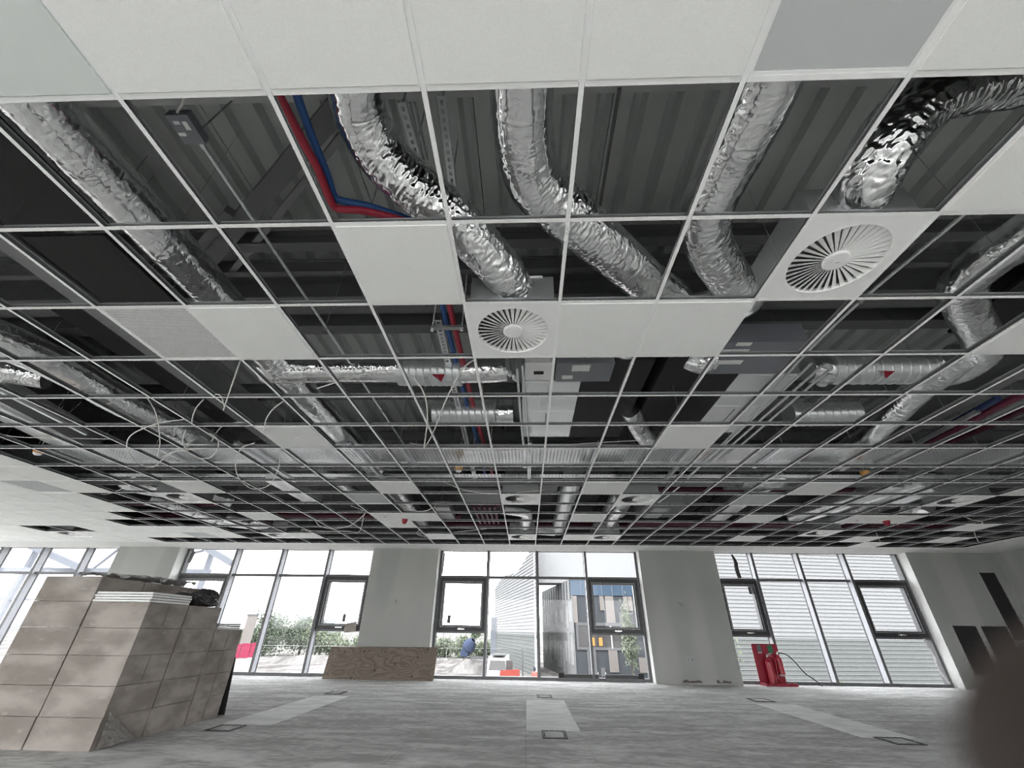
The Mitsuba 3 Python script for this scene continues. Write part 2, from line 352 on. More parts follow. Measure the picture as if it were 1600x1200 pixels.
for c, r in ((-17, 13), (-16, 13)): FILL[c, r] = 'open'

grid = thing('ceiling_grid', 'white exposed ceiling grid of tee bars holding the tiles, mostly open to the services above', 'ceiling grid')
def tee(L):   # along y from 0 to L
    return B(-0.0105, 0.0105, 0, L, -0.0012, 0.0002), B(-0.0008, 0.0008, 0, L, 0.0002, 0.026), B(-0.0035, 0.0035, 0, L, 0.026, 0.036)
teecache = {}
def put_tee(name, L, tw):
    L = round(L, 3)
    if L not in teecache:
        a, b, c_ = tee(L); teecache[L] = mikit.ply(a.get(), 'mat_white'), mikit.ply(b.get(), 'mat_web_dark'), mikit.ply(c_.get(), 'mat_galv_web')
    k = put(name, teecache[L][0], '', grid, tw=tw); put('web', teecache[L][1], '', k, tw=tw); put('bulb', teecache[L][2], '', k, tw=tw)
for c in range(-27, 18):
    y0, y1 = (-0.6 if -3 <= c <= 4 else 0.0, 9.6) if c >= -9 else (2.4 if c > -14 else 4.2, 9.6)
    put_tee('main_tee', y1 - y0, at(c * P6, y0, CEIL))
segs = []
for r in range(-1, 17):
    for c in range(-27, 17):
        if r < 4 and c < -10 or r == -1 and not -3 <= c <= 3: continue
        segs.append((math.hypot(c * P6 + 0.3 - 0.38, r * P6 + 0.76), c, r))
segs.sort()
fa, fb, fc = Mesh(), Mesh(), Mesh()
for n, (d, c, r) in enumerate(segs):
    if n < 290: put_tee('cross_tee', 0.576, T().translate([c * P6 + 0.588, r * P6, CEIL]).rotate([0, 0, 1], 90))
    else:
        x0, x1, y = c * P6 + 0.012, c * P6 + 0.588, r * P6
        fa.box(x0, x1, y - 0.012, y + 0.012, CEIL - 0.0012, CEIL + 0.0002)
        fb.box(x0, x1, y - 0.0008, y + 0.0008, CEIL + 0.0002, CEIL + 0.026); fc.box(x0, x1, y - 0.0035, y + 0.0035, CEIL + 0.026, CEIL + 0.036)
k = put('far_cross_tees', fa, 'white', grid, kind='stuff'); put('web', fb, 'web_dark', k, kind='stuff'); put('bulb', fc, 'galv_web', k, kind='stuff')
hanger = mikit.ply(Mesh().tube([(0, 0, 0.03), (0, 0, 1.5)], 0.0018, 5).get(), 'mat_galv_dull')
for c in range(-9, 13, 2):
    for r in range(1, 13, 3): single('hanger_rod', hanger, '', 'thin wire hanger rising from a tee bar of the open grid to the roof', 'hanger wire', 'hanger wires of the grid', tw=at(c * P6, (r + 0.5) * P6, CEIL))

def tile_mesh(): return Mesh().box(0.004, 0.596, 0.004, 0.596, 0.001, 0.016).box(0.0145, 0.5855, 0.0145, 0.5855, -0.006, 0.001)
tile_ply = mikit.ply(tile_mesh().get(), 'mat_tile')
near_names = {-2: 'second from the left', -1: 'third from the left', 0: 'fourth from the left', 1: 'fifth from the left', 3: 'rightmost'}
SPECIAL = {
 (4, 0): 'white ceiling tile at the right photo edge beside the duct dropping to the diffuser',
 (-1, 1): 'lone white ceiling tile beside the crinkled foil duct, below the red and blue pipe bend',
 (-3, 2): 'white ceiling tile right beside the perforated panel on the left',
 (1, 2): 'white ceiling tile touching the right side of the middle swirl diffuser',
 (2, 2): 'white ceiling tile second to the right of the middle swirl diffuser',
 (6, 2): 'white ceiling tile cut by the right photo edge below the bent foil duct',
 (-4, 5): 'white ceiling tile with a small round sensor, beside the cable coils on the left',
 (3, 5): 'white ceiling tile with a small dark mark, below the black air unit on the right',
 (-8, 8): 'white ceiling tile just above the left far swirl diffuser near the foil bulge',
 (-3, 8): 'white ceiling tile above the grey panel in the middle left distance',
 (2, 8): 'white ceiling tile beside the upper end of the ribbed spiral duct in the middle distance',
 (7, 8): 'white ceiling tile in the right middle distance, above left of which hangs an orange cap',
 (12, 8): 'white ceiling tile at the right photo edge behind the far right swirl diffuser',
 (-4, 11): 'white ceiling tile that carries the red beacon in the middle left distance',
 (-4, 12): 'white ceiling tile directly behind the one with the red beacon in the middle left distance',
 (-3, 11): 'white ceiling tile right of the tile with the red beacon in the middle left distance',
 (-8, 11): 'white ceiling tile above the cable coils in the left distance, beside crumpled foil',
 (2, 11): 'white ceiling tile between two spiral ducts in the middle distance',
 (7, 11): 'white ceiling tile in front of the maroon pipes right of the middle',
 (10, 11): 'left one of two white ceiling tiles beside the red beacon on the right',
 (11, 11): 'white ceiling tile that carries the red beacon on the right',
 (14, 12): 'white ceiling tile at the right photo edge above the dark cables near the side wall',
 (-3, 14): 'small white ceiling tile above the left pier, near the window wall',
 (2, 14): 'white ceiling tile between the two far pinkish diffusers near the window wall',
 (8, 14): 'small white ceiling tile above the right pier, near the window wall',
 (12, 14): 'white ceiling tile above the right end of the right window',
 (-8, 14): 'white ceiling tile right of the far left diffuser near the window wall',
 (15, 14): 'white ceiling tile nearest the far right corner of the room',
 (13, 15): 'white ceiling tile touching the plaster margin at the right end of the window wall',
 (-13, 8): 'bright white tile beside the grey panel in the tiled far left area',
 (-13, 11): 'bright white tile at the stepped edge of the tiled far left area',
 (-13, 14): 'bright white tile in the tiled far left area near the window wall'}
def ceiling_tile(c, r, kind):
    tw = at(c * P6, r * P6, CEIL)
    if kind == 'left':
        single('ceiling_tile', tile_ply, '', 'white ceiling tile in the closed tiled area at the far left', 'ceiling tile', 'tiles of the closed far left area', tw=tw)
    elif r == -1:
        nm = near_names.get(c)
        if nm: single('ceiling_tile', tile_ply, '', f'white ceiling tile in the nearest row along the photo top, {nm}', 'ceiling tile', tw=tw)
        else: single('ceiling_tile', tile_ply, '', 'white ceiling tile at the end of the nearest row, outside the photo', 'ceiling tile', 'tiles of the nearest row beyond the photo edges', tw=tw)
    elif r < -1:
        single('ceiling_tile', tile_ply, '', 'white ceiling tile above the viewer, outside the photo', 'ceiling tile', 'tiles above the viewer', tw=tw)
    else:
        single('ceiling_tile', tile_ply, '', SPECIAL[c, r], 'ceiling tile', tw=tw)
panel_frame = mikit.ply(Mesh().box(0.004, 0.596, 0.004, 0.022, 0.001, 0.012).box(0.004, 0.596, 0.578, 0.596, 0.001, 0.012).box(0.004, 0.022, 0.022, 0.578, 0.001, 0.012).box(0.578, 0.596, 0.022, 0.578, 0.001, 0.012).get(), 'mat_white_metal')
panel_face = mikit.ply(B(0.0225, 0.5775, 0.0225, 0.5775, 0.004, 0.03).get(), 'mat_opal')
PANEL = {(2, -1): 'grey unlit flat light panel in the nearest row at the top, between white tiles', (-4, 9): 'grey unlit flat light panel in the middle left distance, below a white tile',
         (6, 9): 'grey unlit flat light panel in the right middle distance, left of a white tile', (-12, 8): 'grey unlit flat light panel in the tiled far left area',
         (-12, 14): 'grey unlit flat light panel at the far left near the window wall'}
def light_panel(c, r):
    k = thing('light_panel', PANEL[c, r], 'light panel'); tw = at(c * P6, r * P6, CEIL)
    put('frame', panel_frame, '', k, tw=tw); put('diffuser', panel_face, '', k, tw=tw)

R_HOLE = 0.243
plate = mikit.ply(Mesh().poly(sbox(0.004, 0.004, 0.596, 0.596).difference(Point(0.3, 0.3).buffer(R_HOLE, 24)), 0.002).get(), 'mat_white_metal')
rim = mikit.ply(Mesh().lathe([(R_HOLE, 0.03), (R_HOLE, -0.001), (R_HOLE + 0.006, -0.001), (R_HOLE + 0.006, 0.0)], (0.3, 0.3, 0), n=48).get(), 'mat_white_metal')
hubp = mikit.ply(Mesh().lathe([(0.0005, -0.003), (0.06, -0.002), (0.068, 0.002), (0.068, 0.012)], (0.3, 0.3, 0), n=32).get(), 'mat_white_metal')
screw = mikit.ply(Mesh().lathe([(0.0003, -0.007), (0.006, -0.006), (0.008, -0.003)], (0.3, 0.3, 0), n=10).get(), 'mat_chrome')
def vane_mesh(tilt=0.33, n=36):
    m = Mesh(); rr = np.linspace(0.066, R_HOLE, 4); up, lo = [], []
    for q in rr:
        w = 2 * math.pi * q / n * 0.66 / 2
        up.append((q, -w * math.cos(tilt), w * math.sin(tilt) + 0.012)); lo.append((q, w * math.cos(tilt) + 0.001, -w * math.sin(tilt) + 0.012))
    v = np.array(up + lo); th = np.array([(0, 0, 0.0012)]); k = len(rr)
    f = [(i, i + 1, k + i + 1, k + i) for i in range(k - 1)]
    m.add(v, f); m.add(v + th, [q[::-1] for q in f]); return m
vane0 = vane_mesh().get()
vane = mikit.ply(vane0, 'mat_white_metal')
vring = Mesh()
for a in range(36):
    cs, sn = math.cos(a * math.pi / 18), math.sin(a * math.pi / 18)
    vring.add(vane0[0] @ np.array([[cs, -sn, 0], [sn, cs, 0], [0, 0, 1]]).T + np.array([0.3, 0.3, 0]), vane0[1])
vring = mikit.ply(vring.get(), 'mat_white_metal')
boxp = mikit.ply(Mesh().box(0.03, 0.57, 0.03, 0.57, 0.245, 0.25).box(0.03, 0.033, 0.03, 0.57, 0.004, 0.245).box(0.567, 0.57, 0.03, 0.57, 0.004, 0.245).box(0.033, 0.567, 0.03, 0.033, 0.004, 0.245).box(0.033, 0.567, 0.567, 0.57, 0.004, 0.245).get(), 'mat_galv_dull')
flangep = mikit.ply(Mesh().box(0.36, 0.50, 0.02, 0.028, 0.235, 0.25).get(), 'mat_white_metal')
DIFF = {(3, 1): 'large round swirl diffuser in a white square plate, nearest on the right', (0, 2): 'round swirl diffuser in a white square plate, in the middle above the grey air unit',
        (-9, 9): 'far swirl diffuser on the left below the crumpled foil bulge', (0, 9): 'far swirl diffuser in the middle, left of the ribbed spiral duct',
        (3, 9): 'far swirl diffuser right of the middle, with foil ducting behind it', (11, 9): 'far swirl diffuser at the right, above the red beacon',
        (-9, 14): 'small swirl diffuser on the left close to the window wall', (0, 14): 'small pinkish swirl diffuser above the left part of the middle window',
        (3, 14): 'small pinkish swirl diffuser above the right part of the middle window', (10, 13): 'small swirl diffuser above the right window',
        (-17, 14): 'small swirl diffuser in the tiled far left area beside two open cells'}
def diffuser(c, r):
    k = thing('swirl_diffuser', DIFF[c, r], 'air diffuser'); tw = at(c * P6, r * P6, CEIL)
    put('face_plate', plate, '', k, tw=tw); put('rim', rim, '', k, tw=tw); put('hub', hubp, '', k, tw=tw)
    if r < 5:
        put('screw', screw, '', k, tw=tw)
        for a in range(36): put('vane', vane, '', k, tw=T().translate([c * P6 + 0.3, r * P6 + 0.3, CEIL]).rotate([0, 0, 1], a * 10.0))
        put('flange', flangep, '', k, tw=tw)
    else: put('vanes', vring, '', k, kind='stuff', tw=tw)
    put('plenum_box', boxp, '', k, tw=tw)
side_board = Mesh()
for (c, r), kind in sorted(FILL.items(), key=lambda q: (q[0][1], q[0][0])):
    if kind in ('tile', 'left'): ceiling_tile(c, r, kind)
    elif kind == 'board': side_board.box(c * P6 + 0.001, c * P6 + 0.599, r * P6 + 0.001, r * P6 + 0.599, CEIL + 0.0003, CEIL + 0.0125)
    elif kind == 'panel': light_panel(c, r)
    elif kind == 'diff': diffuser(c, r)
    elif kind == 'cool':
        single('ceiling_tile', mikit.ply(tile_mesh().get(), 'mat_tile_cool'), '', 'faintly greenish ceiling tile in the top left corner of the photo', 'ceiling tile', tw=at(c * P6, r * P6, CEIL))
    elif kind == 'perf':
        k = thing('perforated_panel', 'grey perforated ceiling panel in a white frame, left of a plain white tile', 'ceiling panel'); tw = at(c * P6, r * P6, CEIL)
        put('frame', panel_frame, '', k, tw=tw)
        put('perforated_face', mikit.ply(B(0.0225, 0.5775, 0.0225, 0.5775, 0.003, 0.02).get(), 'mat_perforated'), '', k, tw=tw)
put('side_board', side_board, 'plasterboard', 'ceiling')

# ------------------------------------------------------------------ ducts
def foil_mesh(pts, r, amp, n=84, step=0.011, seed=0, lump=0.0035, taper=1.0):
    p = spline(pts, step); m = len(p)
    a, b = frames(p); th = np.arange(n) * 2 * np.pi / n
    dirs = np.cos(th)[None, :, None] * a[:, None] + np.sin(th)[None, :, None] * b[:, None]
    s = np.concatenate([[0], np.cumsum(np.linalg.norm(np.diff(p, axis=0), axis=1))])
    u = np.interp(np.linspace(0, 1, m), np.linspace(0, 1, len(amp)), amp)
    S = np.repeat(s[:, None], n, 1)
    e = np.stack([S, np.cos(th)[None] * r + 0 * S, np.sin(th)[None] * r + 0 * S], -1) + seed * 3.7
    w = (meshkit.noise(e * 9.0, seed) - 0.5)[..., None] * 0.05
    n1 = 1 - np.abs(2 * meshkit.noise((e + w) * np.array([52, 21, 21]), seed + 1) - 1)
    n2 = 1 - np.abs(2 * meshkit.noise((e - 2 * w) * np.array([95, 48, 48]), seed + 2) - 1)
    lo = meshkit.fbm(e * np.array([7, 5, 5]), 2, seed + 5) - 0.5
    d = u[:, None] * (0.013 * (n1 ** 1.3 - 0.42) + 0.006 * (n2 ** 1.3 - 0.42)) + 2 * lump * lo
    band = np.exp(-((S % 0.62 - 0.31) / 0.007) ** 2) * 0.002
    rr = np.interp(np.linspace(0, 1, m), [0, 0.88, 1.0], [1, 1, taper])
    R = r * rr[:, None] + d + band
    v = p[:, None] + dirs * R[..., None]
    me = Mesh().add(v.reshape(-1, 3), tube_faces(m, n))
    for q in (0, -1): me.add(np.vstack([v[q], p[q]]), [(k, (k + 1) % n, n) for k in range(n)])
    return me
def foil_duct(label, pts, r, amp, seed, cat='duct', far=False, group=None, taper=1.0):
    me = foil_mesh(pts, r, amp, n=56 if far else 150, step=0.018 if far else 0.0065, seed=seed, taper=taper)
    return single('foil_duct', me, 'foil_far' if far else 'foil', label, cat, group, smooth=True)
def spiral_mesh(p, q, r, pitch=0.11, h=0.0035, n=40, step=0.011):
    p, q = np.array(p, float), np.array(q, float); L = np.linalg.norm(q - p); k = int(L / step); t = np.linspace(0, 1, k + 1)
    c = p + (q - p) * t[:, None]; a, b = frames(c); th = np.arange(n) * 2 * np.pi / n
    ph = (t[:, None] * L / pitch + th[None] / (2 * np.pi)) % 1.0
    R = r + h * np.exp(-((ph - 0.5) / 0.07) ** 2)
    v = c[:, None] + R[..., None] * (np.cos(th)[None, :, None] * a[:, None] + np.sin(th)[None, :, None] * b[:, None])
    me = Mesh().add(v.reshape(-1, 3), tube_faces(k + 1, n))
    for e in (0, -1): me.add(np.vstack([v[e], c[e]]), [(i, (i + 1) % n, n) for i in range(n)])
    return me
def spiral_duct(label, p, q, r, group=None, m='galv'):
    return single('spiral_duct', spiral_mesh(p, q, r), m, label, 'duct', group, smooth=35)

# the near flexible ducts (height given above the ceiling)
foil_duct('crinkled foil flexible duct that bends down to the middle swirl diffuser', [(-0.383, -0.008, 3.150), (-0.419, 0.177, 3.150), (-0.437, 0.320, 3.150), (-0.375, 0.501, 3.120), (-0.211, 0.661, 3.060), (0.000, 0.829, 2.980), (0.202, 1.073, 2.910), (0.348, 1.281, 2.855)],
          0.132, [0.1, 0.25, 0.5, 0.9, 1.0, 0.9, 0.9, 0.8], 1, taper=0.80)
foil_duct('foil duct with a smooth straight top, bending right, second from left of the near ducts', [(0.374, -0.058, 3.070), (0.372, 0.163, 3.070), (0.376, 0.391, 3.070), (0.442, 0.629, 3.060), (0.642, 0.834, 3.050), (0.915, 1.079, 3.040), (1.220, 1.367, 3.030), (1.485, 1.636, 3.030), (1.24, 2.02, 3.10), (1.27, 2.26, 3.13)],
          0.148, [0.12, 0.15, 0.35, 0.9, 0.6, 0.22, 0.20, 0.25, 0.3, 0.3], 2)
foil_duct('foil flexible duct with a kink halfway, third of the near ducts from the left', [(1.443, -0.034, 3.060), (1.481, 0.173, 3.060), (1.473, 0.412, 3.060), (1.453, 0.614, 3.060), (1.450, 0.825, 3.050), (1.552, 1.076, 3.040), (1.756, 1.317, 3.030), (1.965, 1.547, 3.030), (1.66, 1.80, 3.10), (1.63, 1.95, 3.12), (1.63, 2.16, 3.14)],
          0.138, [0.25, 0.3, 0.28, 0.3, 0.6, 0.8, 0.4, 0.25, 0.3, 0.3, 0.3], 3)
foil_duct('crinkled foil duct dropping into the box of the right swirl diffuser', [(2.712, 0.224, 3.180), (2.511, 0.236, 3.160), (2.336, 0.260, 3.120), (2.199, 0.320, 3.050), (2.115, 0.429, 2.950), (2.096, 0.559, 2.880), (2.124, 0.643, 2.855)],
          0.132, [0.5, 0.5, 0.4, 0.6, 1.0, 1.0, 0.9], 4, taper=0.82)
foil_duct('long straight foil duct at the left running from the top edge towards the windows', [(-1.98, -0.9, 3.10), (-1.98, 0.2, 3.10), (-1.97, 1.5, 3.10), (-1.99, 2.9, 3.10), (-1.99, 3.9, 3.10), (-1.97, 5.4, 3.10)],
          0.142, [0.25, 0.25, 0.25, 0.3, 0.3, 0.3], 5)
foil_duct('straight foil duct crossing the far left edge of the photo', [(-4.499, 1.520, 3.080), (-4.234, 2.016, 3.080), (-4.112, 2.480, 3.080), (-4.112, 3.233, 3.080), (-3.921, 4.454, 3.080)], 0.155, [0.3, 0.3, 0.25, 0.25, 0.4, 0.5], 6)
foil_duct('foil duct stub crossing behind the left duct near the photo edge', [(-5.237, 2.475, 3.200), (-4.971, 2.714, 3.200), (-4.723, 2.844, 3.200)], 0.12, [0.6, 0.6, 0.6], 7)
foil_duct('foil wrapped branch duct running sideways from the long left duct to the ribbed silencer', [(-2.14, 2.53, 3.07), (-1.7, 2.53, 3.07), (-1.2, 2.53, 3.07), (-0.80, 2.54, 3.07)], 0.118, [0.5, 0.35, 0.3, 0.4], 8)
k = thing('silencer', 'ribbed galvanised round duct silencer with a red triangle label, left of the grey air unit', 'duct silencer')
def ribbed(p, q, r, nr, m, parent, name='body'):
    p, q = np.array(p, float), np.array(q, float); prof = []
    L = np.linalg.norm(q - p)
    for i in range(nr): prof += [(r, L * i / nr), (r, L * (i + 0.72) / nr), (r + 0.006, L * (i + 0.82) / nr), (r, L * (i + 0.95) / nr)]
    prof = [(0.001, 0)] + prof + [(r, L), (0.001, L)]
    return put(name, Mesh().lathe(prof, p, (q - p) / L, 36), m, parent, smooth=30)
ribbed((-0.82, 2.54, 3.05), (-0.22, 2.55, 3.05), 0.135, 9, 'galv', k)
tri = Mesh().poly(Polygon([(-0.06, -0.035), (0.06, -0.035), (0.02, 0.045)]), 0.002, [[1, 0, 0, -0.42], [0, 0.85, -0.5, 2.468], [0, -0.5, -0.85, 2.938], [0, 0, 0, 1]])
put('warning_label', tri, 'red', k, label='red triangular label')
put('outlet', foil_mesh([(-0.22, 2.55, 3.06), (0.0, 2.55, 3.06), (0.20, 2.55, 3.08)], 0.112, [0.4, 0.5, 0.8], seed=9), 'foil', k, smooth=True)
k = thing('silencer', 'ribbed round duct silencer farther back, behind the red and blue pipes', 'duct silencer')
ribbed((-0.66, 3.42, 3.05), (0.05, 3.42, 3.05), 0.135, 10, 'galv', k)
put('outlet', foil_mesh([(0.05, 3.42, 3.05), (0.24, 3.42, 3.06)], 0.11, [0.6, 0.8], seed=10, step=0.014), 'foil', k, smooth=True)
# right-hand set, mirrored
foil_duct('bent foil duct at the right photo edge turning down behind the white tile', [(3.538, 0.769, 3.080), (3.497, 1.074, 3.080), (3.451, 1.254, 3.080), (3.494, 1.490, 3.080), (3.770, 1.767, 3.080), (4.111, 2.048, 3.080), (4.370, 2.304, 3.080), (4.421, 2.580, 3.080), (4.292, 2.690, 3.080)],
          0.128, [0.3, 0.25, 0.3, 0.6, 0.35, 0.3, 0.5, 0.6, 0.5], 11)
k = thing('silencer', 'ribbed round duct silencer right of the bundle of conduits, nearer of the two', 'duct silencer')
ribbed((3.215, 2.568, 3.060), (4.101, 2.567, 3.060), 0.135, 11, 'galv', k)
put('outlet', foil_mesh([(3.021, 2.565, 3.060), (3.233, 2.568, 3.060)], 0.112, [0.8, 0.8], seed=12, step=0.02), 'foil', k, smooth=True)
put('warning_label', Mesh().poly(Polygon([(-0.05, -0.03), (0.05, -0.03), (0.0, 0.045)]), 0.002, [[1, 0, 0, 3.62], [0, 0.85, -0.5, 2.46], [0, -0.5, -0.85, 2.944], [0, 0, 0, 1]]), 'red', k)
k = thing('silencer', 'ribbed round duct silencer right of the conduits, farther back', 'duct silencer')
ribbed((3.341, 3.497, 3.060), (4.067, 3.470, 3.060), 0.13, 9, 'galv', k)
put('hanger', Mesh().tube([(3.893, 3.722, 3.180), tuple(np.array((3.706, 3.483, 3.060)) * np.array([1, 1, 0]) + np.array([0, 0, 4.21]))], 0.005, 6), 'galv_dull', k)
foil_duct('long foil duct at the right running towards the windows', [(4.211, 2.351, 3.060), (4.275, 2.624, 3.060), (4.316, 2.934, 3.060), (4.500, 3.568, 3.060), (4.711, 4.349, 3.060), (4.861, 5.006, 3.060)], 0.125, [0.6, 0.4, 0.3, 0.3, 0.3, 0.3], 13)
# far ducts
foil_duct('crumpled foil duct bulge above the far left diffuser', [(-5.95, 5.4, 3.05), (-6.2, 5.75, 2.98), (-5.9, 6.05, 2.95), (-5.3, 6.2, 2.93), (-4.95, 6.6, 2.90)], 0.12, [1, 1, 1, 1, 1], 14, far=True)
foil_duct('bright foil duct below the far left cable coils', [(-6.249, 6.275, 2.860), (-6.136, 6.609, 2.860), (-6.078, 7.164, 2.860), (-5.990, 7.907, 2.860), (-5.579, 8.254, 2.860)], 0.11, [1, 1, 0.8, 1, 1], 15, far=True)
foil_duct('crumpled foil duct above the small far left diffuser', [(-5.892, 7.827, 2.920), (-5.664, 8.255, 2.900), (-5.277, 8.464, 2.880), (-5.270, 8.800, 2.840)], 0.12, [1, 1, 1, 1], 16, far=True)
foil_duct('far end of the long left foil duct beyond the cable tray', [(-2.0, 6.2, 3.12), (-2.0, 7.2, 3.12), (-2.0, 8.2, 3.12), (-2.0, 9.2, 3.12)], 0.145, [0.3, 0.3, 0.3, 0.3], 17, far=True)
foil_duct('short foil duct beside the left far duct, ending in a round cap', [(-2.75, 5.1, 3.02), (-2.72, 5.8, 3.02), (-2.70, 6.55, 3.02)], 0.10, [0.8, 0.6, 0.6], 18, far=True)
foil_duct('foil elbow behind the far middle diffuser', [(-0.058, 7.056, 2.920), (0.263, 7.240, 2.920), (0.385, 7.486, 2.920), (0.371, 8.109, 2.900), (0.327, 8.686, 2.850)], 0.115, [0.4, 0.5, 0.6, 0.8, 0.9], 19, far=True)
foil_duct('short foil duct dropping to the right far diffuser near the window wall', [(2.159, 6.998, 2.950), (2.126, 7.743, 2.940), (2.148, 8.335, 2.920), (2.146, 8.682, 2.860)], 0.115, [0.3, 0.5, 0.9, 0.9], 20, far=True)
foil_duct('crumpled foil duct end right of the middle, over the grey light panel', [(3.576, 5.392, 2.900), (3.848, 5.482, 2.880), (4.035, 5.326, 2.880), (4.168, 5.267, 2.900)], 0.10, [1, 1, 1, 1], 21, far=True)
foil_duct('foil duct above the far right diffuser', [(7.182, 7.109, 3.000), (7.430, 7.109, 2.920), (7.389, 6.720, 2.900)], 0.11, [0.8, 0.8, 0.8], 22, far=True)
foil_duct('translucent flexible duct loop behind the black air unit', [(1.515, 3.244, 3.000), (1.689, 3.598, 2.920), (1.889, 3.884, 2.900), (1.945, 3.742, 2.920)], 0.10, [0.9, 0.9, 0.9, 0.9], 23, far=True)
foil_duct('foil duct elbow above the white tiles on the right of the middle', [(1.755, 2.127, 2.900), (1.809, 2.125, 2.860), (1.924, 2.129, 2.900)], 0.09, [1, 1, 1], 24)
spiral_duct('long ribbed spiral duct left of the far white tiles in the middle distance', (1.121, 5.379, 3.030), (1.140, 9.404, 3.030), 0.155)
spiral_duct('second spiral duct right of the long ribbed one, partly behind white tiles', (2.074, 6.321, 3.080), (2.170, 9.617, 3.080), 0.15)
spiral_duct('spiral duct beside the far right diffuser duct in the middle distance', (2.266, 6.682, 3.120), (2.356, 8.166, 3.120), 0.12)
spiral_duct('bright spiral duct at the right, upper of the parallel pair', (6.196, 5.319, 2.960), (5.732, 7.858, 2.960), 0.15, m='galv_bright')
spiral_duct('bright spiral duct at the right, lower of the parallel pair', (6.643, 5.619, 2.960), (6.535, 8.781, 2.960), 0.15, m='galv_bright')
spiral_duct('spiral duct end at the right crossing above the red beacon', (6.114, 6.232, 3.000), (5.902, 6.383, 3.000), 0.13)
spiral_duct('ribbed collar of the cross duct by the window wall', (0.620, 9.148, 2.960), (1.039, 9.277, 2.960), 0.12)

# ------------------------------------------------------------------ fan coil air units
def air_unit(label, x0, x1, y0, y1, metal_left, z0, ctl, papers, nose):
    k = thing('air_unit', label, 'fan coil unit')
    xm = 0.56; a, b = (x0, x0 + xm) if metal_left else (x1 - xm, x1)
    put('metal_casing', Mesh().box(a, b, y0, y1, z0, z0 + 0.33), 'galv_case', k, label='bright bare metal underside')
    for t in (0.02, 0.48, 0.96):
        yy = y0 + t * (y1 - y0); put('seam', B(a - 0.002, b + 0.002, yy, yy + 0.012, z0 - 0.005, z0 + 0.002), 'galv_case', k)
    put('cover_strap', B((a + b) / 2 - 0.03, (a + b) / 2 - 0.012, y0 + 0.7, y0 + 1.0, z0 - 0.004, z0), 'galv_dull', k)
    c, d = (b, x1) if metal_left else (x0, a)
    put('plenum', Mesh().box(c + 0.001, d - 0.001, y0, y1, z0 - 0.005, z0 + 0.35).box(*nose, z0 - 0.005, z0 + 0.35), 'black', k, label='black insulated plenum')
    put('control_box', B(*ctl), 'blue_box', k, label='dark blue-grey control box')
    for q in papers: put('label', B(*q), 'paper', k)
    return k
mat('galv_case', prin((0.74, 0.75, 0.75), 0.30, 0.85))
U1 = air_unit('grey and black air unit in the middle, right of the ribbed silencer', 0.35, 1.52, 2.60, 3.92, True, 2.98, (0.66, 1.17, 2.27, 2.58, 2.955, 3.12),
         [(0.80, 0.96, 2.30, 2.40, 2.953, 2.955), (0.72, 0.82, 2.47, 2.53, 2.953, 2.955)], (1.18, 1.519, 2.26, 2.6))
put('valve_box', B(0.38, 0.62, 2.28, 2.58, 2.97, 3.12), 'white_metal', U1, label='pale terminal box')
put('valve_handle', B(0.46, 0.55, 2.42, 2.45, 2.955, 2.97), 'black', U1)
air_unit('grey and black air unit right of the middle, beside the conduit bundle', 1.62, 2.90, 2.50, 3.80, False, 2.98, (1.95, 2.66, 1.98, 2.46, 2.955, 3.14),
         [(2.02, 2.24, 2.08, 2.18, 2.953, 2.955), (2.04, 2.26, 2.24, 2.30, 2.953, 2.955), (2.10, 2.22, 1.985, 2.03, 2.953, 2.955)], (1.621, 1.94, 2.16, 2.5))
for lbl, x, y, w, d in (('black box over the tile beside the far middle diffuser', -0.75, 6.1, 0.9, 0.7), ('dark grey boxed unit left of the far middle diffuser', 0.05, 5.65, 0.85, 0.45),
                        ('black boxed unit above the far left diffuser', -6.0, 6.0, 1.0, 0.7), ('dark boxed unit right of the far right-of-middle diffuser', 2.6, 6.3, 0.8, 1.6),
                        ('black boxed unit above the right conduit run', 3.6, 5.5, 1.1, 0.5)):
    k = thing('boxed_unit', lbl, 'air unit'); put('casing', B(x, x + w, y, y + d, 2.95, 3.25), 'steel_dark', k)
    put('rail', B(x + 0.05, x + w - 0.05, y - 0.03, y, 2.95, 2.99), 'galv_dull', k)


def hang(k, *pts):
    for p in pts: put('hanger', Mesh().tube([p, (p[0], p[1], 4.21)], 0.005, 6), 'galv_dull', k)
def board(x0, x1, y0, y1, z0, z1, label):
    k = thing('black_void_board', label, 'black board'); put('panel', B(x0, x1, y0, y1, z0, z1), 'black', k)
    hang(k, *[(x, y, z1 - 0.002) for x in (x0 + 0.05, x1 - 0.05) for y in (y0 + 0.05, y1 - 0.05)])
